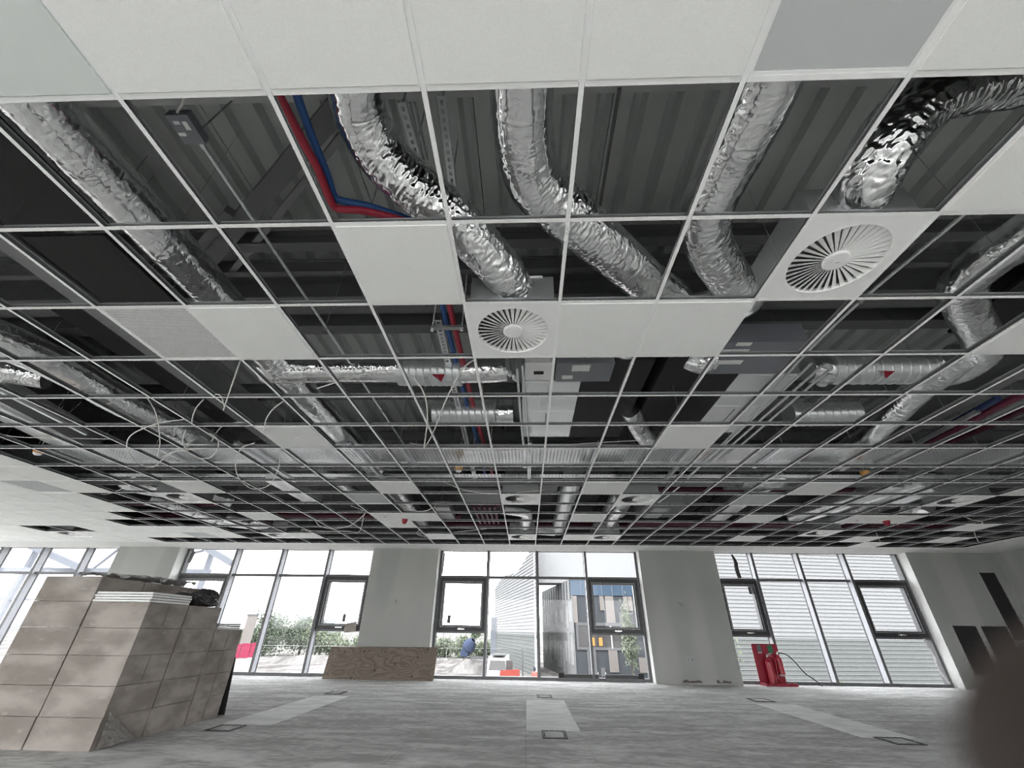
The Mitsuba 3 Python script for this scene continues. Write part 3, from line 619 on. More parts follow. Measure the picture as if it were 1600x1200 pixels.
# ------------------------------------------------------------------ roof steel
def i_beam(label, p, q, w=0.2, h=0.3, m='steel_dark', t=0.018):
    k = thing('steel_beam', label, 'steel beam')
    p, q = np.array(p, float), np.array(q, float); dz = np.array([0, 0, h / 2 - t / 2])
    put('bottom_flange', Mesh().bar(p - dz, q - dz, w, t), m, k); put('top_flange', Mesh().bar(p + dz, q + dz, w, t), m, k)
    put('web', Mesh().bar(p, q, 0.014, h - 2 * t), m, k)
i_beam('grey steel beam running towards the windows along the left of the photo', (-3.52, -1.0, 3.55), (-3.52, 10.6, 3.55), 0.22, 0.32, 'steel_grey')
i_beam('grey steel beam running towards the windows along the right of the photo', (5.72, -1.0, 3.55), (5.72, 10.6, 3.55), 0.26, 0.32, 'steel_grey')
for i, (y, z, w, h, s) in enumerate(((0.52, 3.90, 0.07, 0.08, 'nearest to the tiles at the top'), (1.66, 3.86, 0.10, 0.16, 'second from the top, above the middle diffuser'), (1.95, 3.84, 0.06, 0.16, 'thin, third from the top'),
                                  (2.24, 3.78, 0.24, 0.3, 'dark and deep, just above the middle diffuser'), (2.72, 3.82, 0.14, 0.22, 'between the deep purlin and the cable tray'),
                                  (4.3, 3.85, 0.14, 0.2, 'above the cable tray'), (5.9, 3.85, 0.16, 0.2, 'just beyond the cable tray'), (7.4, 3.85, 0.2, 0.25, 'far beyond the cable tray'))):
    i_beam(f'dark roof purlin crossing from left to right, {s}', (-16.4, y, z), (11.6, y, z), w, h, 'deck' if i == 0 else 'steel_dark', 0.012)
k = thing('roof_brace', 'pair of dark steel brace bars running diagonally above the left foil duct', 'steel brace')
put('bar', Mesh().bar((-0.533, 0.349, 3.750), (-2.639, 1.898, 3.750), 0.13, 0.10), 'steel_dark', k)
put('bar', Mesh().bar((-0.479, 0.446, 3.820), (-2.394, 1.970, 3.820), 0.05, 0.05), 'steel_grey', k)
put('gusset', Mesh().bar((-0.632, 0.460, 3.860), (-0.831, 0.583, 3.860), 0.28, 0.012), 'steel_dark', k)
single('roof_brace', Mesh().bar((-2.513, 1.666, 3.700), (-1.898, 1.232, 3.700), 0.07, 0.07), 'steel_dark', 'short dark steel strut beside the diagonal brace bars at the left', 'steel brace')
for x0, x1, y0, y1, s in ((-3.36, -2.62, 0.30, 1.12, 'nearer'), (-3.36, -2.72, 1.2, 1.93, 'farther')):
    board(x0, x1, y0, y1, 3.40, 3.43, f'black board above the grid at the left, {s} of two, beside the grey beam')
board(-3.95, -3.64, 2.0, 5.0, 3.40, 3.43, 'long black board left of the left grey beam')
board(-6.2, -4.55, 2.5, 4.6, 3.46, 3.5, 'black board over the far left foil duct')
board(4.55, 5.5, 0.2, 2.6, 3.5, 3.53, 'black board above the bent foil duct at the right edge')
board(-2.2, 1.9, 5.9, 9.55, 3.34, 3.37, 'added black board darkening the far void in front of the middle window')  # this and the next three boards are added to darken the far void
board(2.0, 4.2, 5.9, 9.5, 3.34, 3.37, 'added black board darkening the far void right of the middle')
board(-10.6, -2.5, 5.9, 9.55, 3.34, 3.37, 'added black board darkening the far void on the left')
board(4.3, 10.4, 5.9, 9.55, 3.34, 3.37, 'added black board darkening the far void on the right')

# ------------------------------------------------------------------ pipes, conduits, trays
def pipe(name, label, pts, r, m, cat, n=10, group=None, step=None):
    return single(name, Mesh().tube(spline(pts, step or 0.05) if len(pts) > 2 else pts, r, n), m, label, cat, group, smooth=45)
pipe('insulated_pipe', 'red pipe bending beside the blue one in the cell left of the crinkled foil duct', [(-0.733, 0.075, 3.030), (-0.741, 0.157, 3.030), (-0.731, 0.344, 3.030), (-0.712, 0.504, 3.020), (-0.714, 0.675, 3.010), (-0.694, 0.733, 3.010), (-0.561, 0.749, 3.010), (-0.395, 0.815, 3.030), (-0.283, 0.895, 3.060)], 0.021, 'red_pipe', 'pipe', step=0.02)
pipe('insulated_pipe', 'blue pipe bending beside the red one in the cell left of the crinkled foil duct', [(-0.672, 0.097, 3.080), (-0.686, 0.194, 3.080), (-0.699, 0.371, 3.080), (-0.695, 0.547, 3.060), (-0.703, 0.679, 3.050), (-0.668, 0.712, 3.050), (-0.531, 0.749, 3.050), (-0.372, 0.844, 3.080), (-0.274, 0.917, 3.100)], 0.021, 'blue_pipe', 'pipe', step=0.02)
pipe('insulated_pipe', 'long red pipe running along the perforated channel in the middle of the photo', [(-0.195, 1.489, 3.080), (-0.199, 1.665, 3.080), (-0.198, 2.364, 3.080), (-0.197, 3.386, 3.080), (-0.177, 4.575, 3.100), (-0.157, 5.652, 3.100), (-0.181, 7.614, 3.100)], 0.024, 'red_pipe', 'pipe')
pipe('insulated_pipe', 'long blue pipe between the perforated channel and the red pipe in the middle', [(-0.242, 1.488, 3.080), (-0.254, 1.664, 3.080), (-0.262, 2.165, 3.080), (-0.268, 3.088, 3.080), (-0.261, 4.351, 3.100), (-0.273, 5.813, 3.100), (-0.284, 7.616, 3.100)], 0.022, 'blue_pipe', 'pipe')
def channel(label, p, q, w=0.041, name='slotted_channel', g=None):
    k = thing(name, label, 'metal channel', g); p, q = np.array(p, float), np.array(q, float); L = np.linalg.norm(q - p); t = (q - p) / L
    s = np.cross(t, (0, 0, 1)); s /= np.linalg.norm(s); me = Mesh()
    for d in (-1, 1): me.bar(p + s * d * w * 0.36, q + s * d * w * 0.36, w * 0.28, 0.003)
    for i in range(int(L / 0.05)): c = p + t * (i * 0.05 + 0.011); me.bar(c - t * 0.011, c + t * 0.011, w * 0.46, 0.003)
    put('slotted_face', me, 'galv', k)
    put('sides', Mesh().bar(p + s * w / 2 + (0, 0, .02), q + s * w / 2 + (0, 0, .02), 0.002, 0.04).bar(p - s * w / 2 + (0, 0, .02), q - s * w / 2 + (0, 0, .02), 0.002, 0.04), 'galv', k)
    return k
k = channel('long slotted metal channel beside the blue and red pipes in the middle', (-0.315, 1.792, 3.060), (-0.501, 7.465, 3.060), 0.055)
for u, v in ((693, 512), (733, 655), (752, 712)):
    c = np.array((-0.277, 1.853, 3.030)) if v == 512 else (np.array((-0.284, 3.530, 3.030)) if v == 655 else np.array((-0.255, 4.684, 3.030)))
    put('cross_rail', Mesh().bar(c + (-0.10, 0, 0), c + (0.16, 0, 0), 0.04, 0.02), 'galv_dull', k)
    for d in (-0.09, 0.15): put('nut', Mesh().lathe([(0.001, -0.03), (0.013, -0.03), (0.013, 0.0), (0.005, 0.0), (0.005, 0.6)], c + (d, 0, 0), n=8), 'white_metal', k)
channel('slotted channel high under the roof between the two nearest foil ducts', (-0.109, 0.450, 3.650), (-0.131, 1.034, 3.650), 0.05)
channel('slotted channel high under the roof right beside the crinkled foil duct', (-0.355, 0.479, 3.650), (-0.337, 0.789, 3.650), 0.05)
hang('slotted_channel_001', (-0.114, 0.489, 3.660), (-0.132, 1.006, 3.660)); hang('slotted_channel_002', (-0.358, 0.501, 3.660), (-0.339, 0.774, 3.660))
pipe('roof_rod', 'pair of thin rods high under the roof beside the crinkled foil duct, left one', [(-0.292, 0.457, 3.600), (-0.283, 0.805, 3.600)], 0.008, 'galv_dull', 'rod')
pipe('roof_rod', 'pair of thin rods high under the roof beside the crinkled foil duct, right one', [(-0.262, 0.458, 3.600), (-0.257, 0.805, 3.600)], 0.008, 'galv_dull', 'rod')
pipe('roof_rod', 'dark rod high under the roof between the straight foil ducts', [(0.970, 0.502, 3.800), (0.974, 1.396, 3.800)], 0.012, 'steel_dark', 'rod')
def conduit(label, pts, r=0.011, clips=(), m='galv', group=None):
    k = thing('conduit', label, 'conduit', group); put('tube', Mesh().tube(spline(pts, 0.1) if len(pts) > 2 else pts, r, 10), m, k, smooth=60)
    for c in clips:
        put('clip', Mesh().lathe([(r + 0.006, -0.012), (r + 0.008, 0.012)], c, (0, 1, 0), 10), 'galv_dull', k)
        put('drop_rod', Mesh().tube([c, (c[0] + 0.02, c[1], c[2] + 1.1)], 0.003, 6), 'galv_dull', k)
k = thing('junction_box', 'grey plastic junction box above the near left grid, at the top of a thin conduit', 'junction box')
jb = np.array((-1.309, 0.309, 3.060)); put('box', Mesh().box(jb[0] - 0.055, jb[0] + 0.055, jb[1] - 0.07, jb[1] + 0.07, jb[2], jb[2] + 0.05), 'blue_box', k)
for dx, dy, w, d in ((-0.03, 0.02, .018, .008), (0.02, -0.02, .012, .02), (-0.02, -0.035, .014, .008)): put('sticker', B(jb[0] + dx - w, jb[0] + dx + w, jb[1] + dy - d, jb[1] + dy + d, jb[2] - 0.002, jb[2]), 'paper', k)
put('gland', Mesh().lathe([(0.001, 0), (0.014, 0), (0.014, 0.03), (0.001, 0.03)], jb + (0.02, 0.07, 0.02), (0, 1, 0), 10), 'galv', k)
pipe('flex_cable', 'short grey cable looping from the junction box to the roof', [jb + (0.0, -0.07, 0.02), jb + (0.08, -0.14, 0.05), jb + (0.10, -0.24, 0.12), jb + (0.02, -0.32, 0.2)], 0.006, 'cable', 'cable')
pipe('drop_rod', 'thin rod rising from the junction box to a dark roof fixing', [jb + (0.03, 0.03, 0.05), (-1.216, 0.336, 3.400)], 0.004, 'galv_dull', 'rod')
conduit('thin conduit running from the junction box towards the windows on the left', [tuple(jb + (0.02, 0.10, 0.02)), (jb[0] + 0.04, 2.2, jb[2] + 0.02), (jb[0] + 0.05, 5.0, jb[2] + 0.02)], 0.011, [(jb[0] + 0.03, 1.9, jb[2] + 0.02), (jb[0] + 0.04, 3.4, jb[2] + 0.02)])
conduit('thin conduit running towards the windows at the right of the large diffuser', [(2.794, 0.590, 2.920), (2.787, 0.799, 2.920), (2.704, 1.466, 2.920), (2.693, 2.168, 2.920), (2.767, 3.098, 2.920), (2.777, 4.135, 2.920), (2.802, 5.719, 2.920), (2.717, 6.786, 2.920)], 0.012, [(2.704, 1.466, 2.920), (2.787, 3.818, 2.920)])
for i, (a, b) in enumerate(((1262, 1152), (1248, 1141), (1235, 1130))):
    if i == 0: pts = [(2.984, 2.257, 2.880), (2.975, 2.555, 2.880), (2.959, 4.036, 2.880), (2.930, 4.383, 2.880)]
    elif i == 1: pts = [(2.875, 2.226, 2.880), (2.877, 2.542, 2.880), (2.852, 4.036, 2.880), (2.833, 4.671, 2.880)]
    else: pts = [(2.773, 2.186, 2.880), (2.773, 2.519, 2.880), (2.760, 4.036, 2.880), (2.728, 5.128, 2.880)]
    conduit(('rightmost', 'middle', 'leftmost')[i] + ' conduit of the bundle of three left of the right-hand silencers', pts, 0.012)
for i in range(2):
    pts = [(0.312, 2.226, 2.880), (0.321, 2.735, 2.880), (0.344, 3.647, 2.880), (0.387, 4.579, 2.880)] if i == 0 else [(0.357, 2.176, 2.880), (0.377, 2.736, 2.880), (0.410, 3.647, 2.880), (0.465, 4.579, 2.880)]
    conduit(('left', 'right') [i] + ' of two thin pipes passing left of the middle air unit', pts, 0.012)
k = thing('pipe_valves', 'small metal valves where two thin pipes meet the middle air unit', 'valve')
for p in ((0.235, 2.359, 2.920), (0.291, 2.414, 2.900)):
    put('body', Mesh().lathe([(0.001, -0.05), (0.022, -0.04), (0.03, 0), (0.022, 0.04), (0.001, 0.05)], p, (0.3, 1, 0), 10), 'galv', k)
k = thing('pipe_valves', 'small metal valves at the upper end of the conduit bundle on the right', 'valve')
for p in ((2.949, 2.257, 2.900), (3.072, 2.423, 2.900), (3.085, 2.555, 2.900)):
    put('body', Mesh().lathe([(0.001, -0.05), (0.022, -0.04), (0.03, 0), (0.022, 0.04), (0.001, 0.05)], p, (1, 0.3, 0), 10), 'galv', k)

def perforated(x0, x1, y0, y1, z, px, nx_frac=0.5):
    nx, ny = int((x1 - x0) / px), max(1, int(round((y1 - y0) / px))); dx, dy = (x1 - x0) / nx, (y1 - y0) / ny
    me = Mesh(); h = (1 - nx_frac) / 2
    xs = np.arange(nx) * dx + x0; V, F = [], []
    for j in range(ny):
        ya, yb = y0 + j * dy, y0 + (j + 1) * dy
        for x in xs:
            o = [(x, ya), (x + dx, ya), (x + dx, yb), (x, yb)]; i = [(x + dx * h, ya + dy * h), (x + dx * (1 - h), ya + dy * h), (x + dx * (1 - h), yb - dy * h), (x + dx * h, yb - dy * h)]
            n = len(V); V += [(a, b, z) for a, b in o + i]; F += [(n + q, n + (q + 1) % 4, n + 4 + (q + 1) % 4, n + 4 + q) for q in range(4)]
    return me.add(V, F)
k = thing('cable_tray', 'wide perforated cable tray crossing the whole room behind the air units', 'cable tray')
put('perforated_base', perforated(-8.5, 9.5, 4.06, 4.60, 2.90, 0.045, 0.45), 'galv', k)
put('side', Mesh().box(-8.5, 9.5, 4.05, 4.06, 2.89, 2.94), 'galv', k); put('side', Mesh().box(-8.5, 9.5, 4.60, 4.615, 2.89, 2.94), 'galv', k)
for x in np.arange(-7.4, 9.2, 1.55):
    put('bracket', Mesh().box(x, x + 0.04, 3.95, 4.72, 2.862, 2.888), 'galv', k)
    for y in (3.97, 4.70): put('hanger', Mesh().tube([(x + 0.02, y, 2.86), (x + 0.02, y, 4.2)], 0.005, 6), 'galv_dull', k)
for x, s in ((-1.72, 'left of the red and blue pipes'), (0.43, 'beside the two thin pipes'), (1.25, 'right of the middle air unit'), (2.4, 'beside the conduit bundle'), (-3.1, 'below the sensor tile on the left')):
    channel(f'short slotted channel hanging under the cable tray, {s}', (x, 3.75, 2.822), (x, 5.25, 2.822))
k = thing('cable_basket', 'wire cable basket crossing the room just beyond the wide tray', 'cable tray')
wire = Mesh()
for y in np.linspace(4.72, 5.02, 6): wire.bar((-8.5, y, 2.93), (9.5, y, 2.93), 0.006, 0.006)
for x in np.arange(-8.5, 9.5, 0.1): wire.bar((x, 4.72, 2.936), (x, 5.02, 2.936), 0.005, 0.005)
put('wires', wire, 'galv_dull', k, kind='stuff'); put('side', B(-8.5, 9.5, 5.02, 5.03, 2.93, 2.95), 'galv', k)
k = thing('cable_tray', 'narrow perforated cable tray beyond the wire basket', 'cable tray')
put('perforated_base', perforated(-8.5, 8.8, 5.10, 5.24, 2.905, 0.05, 0.4), 'galv', k); put('side', B(-8.5, 8.8, 5.24, 5.25, 2.90, 2.94), 'galv', k)
for y, s in ((5.40, 'nearer'), (5.52, 'farther')): pipe('cross_pipe', f'grey pipe crossing the room beyond the trays, {s} of two', [(-8.5, y, 2.885), (9.5, y, 2.885)], 0.03, 'steel_grey', 'pipe')
for i, (y, z, x0, x1, s) in enumerate(((6.3, 3.05, 2.5, 6.5, 'crossing behind the conduits right of the middle'), (8.6, 3.0, 2.6, 10.2, 'crossing near the window wall on the right, nearer of two'), (8.9, 3.0, -1.5, 10.2, 'crossing near the window wall, long'),
                                       (7.2, 3.02, -7.6, -5.6, 'short, in the left distance'), (8.2, 3.02, -8.4, -1.0, 'crossing near the window wall on the left'))):
    pipe('maroon_pipe', f'maroon insulated pipe {s}', [(x0, y, z), (x1, y, z)], 0.06, 'maroon', 'pipe', 14)
k = thing('pipe_rack', 'row of short maroon pipes on a bracket near the window wall, left of the middle', 'pipes')
for i in range(5): put('pipe', Mesh().tube([(-0.62 + 0.1 * i, 7.2, 2.98), (-0.62 + 0.1 * i, 8.6, 2.98)], 0.032, 10), 'maroon', k, smooth=60)
put('bracket', B(-0.85, 0.0, 7.4, 7.44, 2.90, 2.94), 'galv', k)
pipe('insulated_pipe', 'red pipe at the right between the grey beam and the right photo edge', [(5.647, 3.195, 3.150), (5.656, 3.593, 3.150), (5.759, 4.656, 3.150), (5.771, 5.248, 3.150)], 0.04, 'dull_red', 'pipe')
pipe('insulated_pipe', 'blue pipe beside the red one at the right', [(5.477, 3.291, 3.150), (5.526, 3.807, 3.150), (5.615, 4.633, 3.150), (5.603, 5.142, 3.150)], 0.034, 'dull_blue', 'pipe')
pipe('insulated_pipe', 'thin dark red pipe right of the red and blue pair at the right', [(6.013, 3.564, 3.150), (6.034, 4.042, 3.150), (5.994, 4.842, 3.150)], 0.03, 'maroon', 'pipe')
channel('slotted channel under the red and blue pipes at the right', (5.430, 3.502, 3.080), (5.536, 5.219, 3.080))
k = thing('rect_duct', 'bright rectangular metal duct at the far left edge above the grid', 'duct')
put('body', Mesh().bar((-5.211, 2.672, 3.020), (-5.479, 4.153, 3.020), 0.42, 0.25), 'galv_case', k)
put('stiffener', Mesh().bar((-5.201, 2.758, 2.860), (-5.271, 3.858, 2.860), 0.04, 0.03), 'galv', k); put('stiffener', Mesh().bar((-4.659, 2.410, 2.860), (-4.774, 3.549, 2.860), 0.04, 0.03), 'galv', k)
k = thing('rect_duct', 'grey rectangular duct right of the far spiral ducts', 'duct')
put('body', Mesh().bar((7.219, 5.673, 3.100), (7.560, 6.481, 3.100), 0.5, 0.3), 'galv_dull', k)
for lbl, a, b in (('pale metal duct strip above the maroon pipes, right of the middle', (4.169, 5.482, 3.000), (4.330, 8.287, 3.000)), ('pale metal duct strip right of the far right-of-middle diffuser', (2.954, 7.178, 3.000), (2.905, 7.927, 3.000)),
                  ('pale metal duct strip left of the far middle diffuser', (-1.230, 7.153, 3.000), (-1.257, 8.069, 3.000)), ('bright metal duct strip in the left middle distance', (-3.419, 5.228, 2.900), (-3.381, 6.463, 2.900))):
    k = thing('flat_duct', lbl, 'duct'); put('body', Mesh().bar(a, b, 0.30, 0.12), 'galv_case', k); hang(k, (a[0], a[1], a[2] + 0.055), (b[0], b[1], b[2] + 0.055))

# ------------------------------------------------------------------ small things in the ceiling
k = thing('smoke_detector', 'orange-capped detector hanging in the grid left of the slotted channel', 'smoke detector')
def detector(k, p):
    put('cap', Mesh().lathe([(0.001, -0.045), (0.045, -0.04), (0.052, -0.02), (0.052, 0.03), (0.001, 0.03)], p, n=20), 'orange_cap', k, smooth=40)
    put('base', Mesh().lathe([(0.001, -0.068), (0.03, -0.064), (0.044, -0.046), (0.001, -0.0455)], p, n=20), 'white', k, smooth=40)
    put('cable', Mesh().tube(spline([p, (p[0], p[1], p[2] + 0.3), (p[0] + 0.1, p[1] + 0.1, p[2] + 0.9)], 0.05), 0.004, 6), 'cable', k)
detector(k, np.array((-0.509, 4.509, 2.800)))
k = thing('smoke_detector', 'orange-capped detector hanging in the grid at the far left', 'smoke detector'); detector(k, np.array((-5.543, 3.798, 2.760)))
k = thing('smoke_detector', 'orange-capped detector hanging in the grid on the right', 'smoke detector'); detector(k, np.array((4.877, 4.681, 2.780)))
def beacon(k, p):
    put('lens', Mesh().lathe([(0.001, -0.085), (0.028, -0.08), (0.045, -0.05), (0.055, 0.0), (0.001, 0.0)], p, n=20), 'red', k, smooth=40)
    put('base', Mesh().lathe([(0.001, 0.0), (0.06, 0.0), (0.06, 0.012), (0.001, 0.012)], p, n=20), 'white', k)
k = thing('alarm_beacon', 'red alarm beacon under a white tile in the middle left distance', 'alarm beacon'); beacon(k, np.array((-1.86, 7.02, 2.688)))
k = thing('alarm_beacon', 'red alarm beacon under a white tile on the right', 'alarm beacon'); beacon(k, np.array((6.75, 6.95, 2.688)))
for p, s in (((-2.08, 3.28, 2.7), 'small round white sensor in the tile left of the foil duct'), ((-2.2, 6.9, 2.7), 'small dark sensor left of the red beacon in the middle left distance'), ((-1.85, 7.45, 2.7), 'small sensor in the tile behind the red beacon in the middle left distance'), ((6.25, 6.95, 2.7), 'small dark sensor left of the red beacon on the right')):
    k = thing('sensor', s, 'ceiling sensor'); put('body', Mesh().lathe([(0.001, -0.012), (0.02, -0.011), (0.026, -0.002), (0.034, -0.001), (0.034, 0.0015), (0.001, 0.0015)], p, n=20), 'galv_dull' if 'dark' in s else 'white', k)
single('tile_mark', B(2.12, 2.19, 3.24, 3.27, 2.6985, 2.701), 'galv_dull', 'small dark scuffed clip under the white tile below the right air unit', 'clip')
C = [('white cable end hanging straight down from the left white tile', [(-1.858, 1.866, 2.740), (-1.979, 2.019, 2.700), (-2.179, 2.269, 2.670), (-2.390, 2.535, 2.640)], 0.007),
     ('short white cable loop beside the hanging white cable end', [(-2.526, 2.502, 2.750), (-2.353, 2.343, 2.700), (-2.291, 2.337, 2.670), (-2.344, 2.467, 2.650)], 0.006),
     ('white cable arching down to the sensor tile at the left', [(-1.823, 2.508, 2.730), (-1.952, 2.577, 2.680), (-2.136, 2.784, 2.670), (-2.310, 3.058, 2.680)], 0.007),
     ('white cable arching from the left grid towards the coils', [(-2.632, 2.544, 2.760), (-2.751, 2.635, 2.700), (-2.943, 2.872, 2.680), (-2.988, 2.993, 2.680)], 0.007),
     ('large white cable loop hanging in the left middle distance', [(-3.089, 2.942, 2.750), (-3.368, 2.942, 2.700), (-3.735, 3.093, 2.640), (-4.055, 3.431, 2.620), (-4.275, 3.837, 2.620), (-4.292, 4.073, 2.640), (-3.889, 3.782, 2.680), (-3.446, 3.549, 2.730)], 0.008),
     ('white cable drooping from the left foil duct to the coils', [(-3.209, 2.561, 2.800), (-3.231, 2.768, 2.700), (-3.581, 3.286, 2.650), (-3.973, 3.766, 2.650), (-3.680, 3.639, 2.680), (-3.277, 3.640, 2.720)], 0.007),
     ('round white cable coil under the left foil duct', [(-3.181, 3.098, 2.700), (-3.351, 3.322, 2.650), (-3.500, 3.678, 2.640), (-3.365, 3.760, 2.640), (-3.106, 3.531, 2.660), (-2.983, 3.299, 2.700), (-3.027, 3.142, 2.720)], 0.008),
     ('large round white cable coil left of the sensor tile', [(-2.690, 3.512, 2.730), (-2.875, 3.591, 2.700), (-3.132, 3.915, 2.650), (-3.428, 4.490, 2.630), (-3.513, 4.951, 2.630), (-3.201, 4.801, 2.640), (-2.805, 4.272, 2.670), (-2.489, 3.724, 2.730)], 0.008),
     ('thin white cable lying along the left grid', [(-3.190, 3.498, 2.740), (-2.834, 3.122, 2.740), (-2.586, 2.999, 2.740), (-2.418, 3.051, 2.750)], 0.006),
     ('long white cable drooping below the silencer and up to the middle diffuser', [(-1.469, 2.353, 2.760), (-1.013, 2.128, 2.750), (-0.748, 2.053, 2.750), (-0.570, 2.092, 2.730), (-0.492, 2.302, 2.680), (-0.534, 2.684, 2.650), (-0.669, 3.220, 2.620), (-0.706, 3.365, 2.615), (-0.561, 3.070, 2.640), (-0.328, 2.466, 2.700), (-0.131, 2.050, 2.750), (-0.012, 1.910, 2.760)], 0.008),
     ('thin white cable stretched along the cable tray in the middle', [(-0.969, 3.681, 2.800), (-0.541, 3.829, 2.780), (0.220, 3.849, 2.780), (0.966, 3.722, 2.800), (1.674, 3.612, 2.800)], 0.005),
     ('thin white cable along the far left edge', [(-5.665, 3.307, 2.800), (-5.436, 3.394, 2.760), (-5.067, 3.408, 2.750), (-4.429, 3.515, 2.780)], 0.006),
     ('white cable curling over the edge of the far left tiles', [(-5.067, 4.701, 2.750), (-5.538, 5.112, 2.730), (-5.992, 5.410, 2.720), (-6.365, 5.588, 2.730), (-6.096, 5.150, 2.750)], 0.007),
     ('tangle of white cable above the red beacon in the left distance', [(-2.706, 6.500, 2.800), (-2.497, 6.663, 2.730), (-2.735, 7.038, 2.680), (-3.083, 7.496, 2.660), (-3.478, 7.693, 2.650), (-3.685, 7.559, 2.670), (-3.611, 7.147, 2.700)], 0.009),
     ('white cable zigzag left of the red beacon tile', [(-2.618, 6.938, 2.750), (-2.772, 7.357, 2.680), (-3.087, 8.053, 2.650), (-3.243, 7.931, 2.650), (-3.899, 8.050, 2.670), (-4.329, 8.084, 2.700)], 0.008),
     ('thin white cable sagging between tiles right of the grey light panel', [(-1.721, 6.132, 2.730), (-1.551, 6.353, 2.680), (-1.329, 6.349, 2.680), (-1.150, 6.249, 2.720)], 0.008),
     ('thin white cable sagging in front of the far middle diffuser', [(-0.803, 4.987, 2.760), (-0.602, 5.093, 2.700), (-0.302, 5.346, 2.700), (0.174, 5.409, 2.720), (0.651, 5.307, 2.730)], 0.006),
     ('thin white cable near the window wall below the small middle tile', [(-1.878, 8.259, 2.750), (-1.961, 8.472, 2.700), (-1.752, 8.674, 2.700), (-1.288, 8.418, 2.720), (-0.424, 7.946, 2.720)], 0.008),
     ('bunch of thin white cable ends above the right window', [(7.707, 8.809, 2.720), (7.866, 8.926, 2.650), (8.057, 9.049, 2.580)], 0.006),
     ('thin white cable end hanging above the right window', [(7.395, 8.084, 2.720), (7.611, 8.360, 2.650), (7.839, 8.637, 2.600)], 0.006),
     ('tangled white cable near the right side margin', [(7.984, 6.813, 2.750), (8.152, 6.875, 2.700), (8.371, 6.927, 2.680), (8.588, 7.231, 2.670), (8.788, 7.555, 2.670), (9.640, 8.437, 2.640), (9.943, 8.669, 2.620)], 0.008)]
for s, pts, r in C: single('cable', Mesh().tube(spline(pts, 0.03), r * 0.8, 7), 'cable', s, 'cable', smooth=60)

# ------------------------------------------------------------------ carton stack
mat('card_seam', diff(0.25, 0.22, 0.20))
ZL = [0, 0.228, 0.455, 0.688, 0.913, 1.138, 1.366]
XC = [(-3.966, -3.372), (-4.578, -3.984)]; YC = [(3.79, 4.342), (4.366, 4.920), (4.944, 5.50)]
LAYER = ['bottom', 'second', 'third', 'fourth', 'fifth', 'top']
POS = {(0, 0): 'at the near corner', (0, 1): 'middle of the side facing right', (0, 2): 'far end of the side facing right', (1, 0): 'on the left of the near side'}
def carton_mesh(w, d, h, seed):
    n = 9; g = np.linspace(0, 1, n); V, F = [], []
    for ax in range(3):
        for side in (0, 1):
            A, Bb = np.meshgrid(g, g, indexing='ij'); C = np.full_like(A, side); p = [None] * 3
            p[ax] = C; p[(ax + 1) % 3] = A; p[(ax + 2) % 3] = Bb
            base = len(V) * n * n; V.append(np.stack(p, -1).reshape(-1, 3))
            for i in range(n - 1):
                for j in range(n - 1):
                    q = (base + i * n + j, base + (i + 1) * n + j, base + (i + 1) * n + j + 1, base + i * n + j + 1); F.append(q if side else q[::-1])
    v = np.vstack(V); u = v * 2 - 1
    dent = (meshkit.fbm(v * np.array([3, 3, 3.0]) + seed * 5.1, 3) - 0.5) * 0.014
    face = np.clip((1 - np.abs(np.sort(np.abs(u), axis=1)[:, 1])) * 6, 0, 1)
    out = v * np.array([w, d, h]); k = np.abs(u).argmax(1)
    for a in range(3): s = k == a; out[s, a] += np.sign(u[s, a]) * (dent[s] - 0.003) * face[s]
    return out, np.array(F)
for L in range(6):
    for i in range(2):
        for j in range(3):
            if i == 0 and (L == 5 or (L == 4 and j == 2)): continue
            (x0, x1), (y0, y1) = XC[i], YC[j]; z0, z1 = ZL[L] + 0.001, ZL[L + 1] - 0.002
            ox = rng.uniform(-0.006, 0.004) + (0.004 if i else 0)
            if (i, j) in POS and not (L == 5 and i == 0): lab, grp = f'brown carton in the {LAYER[L]} layer of the stack, {POS[i, j]}', None
            elif L == 5: lab, grp = ('cardboard carton in the top layer directly behind the near left one' if j == 1 else 'cardboard carton in the top layer at the far end, with a dark hand hole'), None
            else: lab, grp = 'cardboard carton hidden inside the stack', 'hidden cartons of the stack'
            c = thing('carton', lab, 'cardboard box', grp)
            v, f = carton_mesh(x1 - x0, y1 - y0, z1 - z0, L * 7 + i * 3 + j)
            put('box', Mesh().add(v + np.array([x0 + ox, y0 + rng.uniform(-0.004, 0.002), z0]), f), 'cardboard', c)
            if i == 0 and (L, j) in ((1, 2), (2, 0), (2, 2), (3, 2), (4, 0), (0, 2)): put('seam', B(x1 + ox - 0.001, x1 + ox + 0.0045, (y0 + y1) / 2 - 0.0015, (y0 + y1) / 2 + 0.0015, z0 + 0.02, z1 - 0.004), 'card_seam', c)
            if L == 5 and j == 2: put('hand_hole', B(x1 - 0.001, x1 + 0.003, 5.20, 5.28, 1.20, 1.245), 'shadow_gap', c); put('hole_edge', B(x1 - 0.001, x1 + 0.004, 5.28, 5.295, 1.20, 1.24), 'paper', c)
for n in range(4):
    z = 1.139 + n * 0.0235
    single('loose_tile', B(-3.966 + 0.006 * (n % 2), -3.378 + 0.005 * (n % 3), 3.78 + 0.007 * (n % 2), 4.345, z, z + 0.0175), 'tile', f'loose white ceiling tile on the carton stack, {("lowest", "second lowest", "second highest", "highest")[n]} of a pile of four', 'ceiling tile')
for n in range(3):
    z = 0.914 + n * 0.02
    single('loose_board', B(-3.95, -3.375 + 0.004 * n, 4.955, 5.42 - 0.006 * n, z, z + 0.018), 'cardboard' if n == 1 else 'galv_dull', f'flat grey board on the far end of the cartons, {("lowest", "middle", "highest")[n]} of three', 'board')
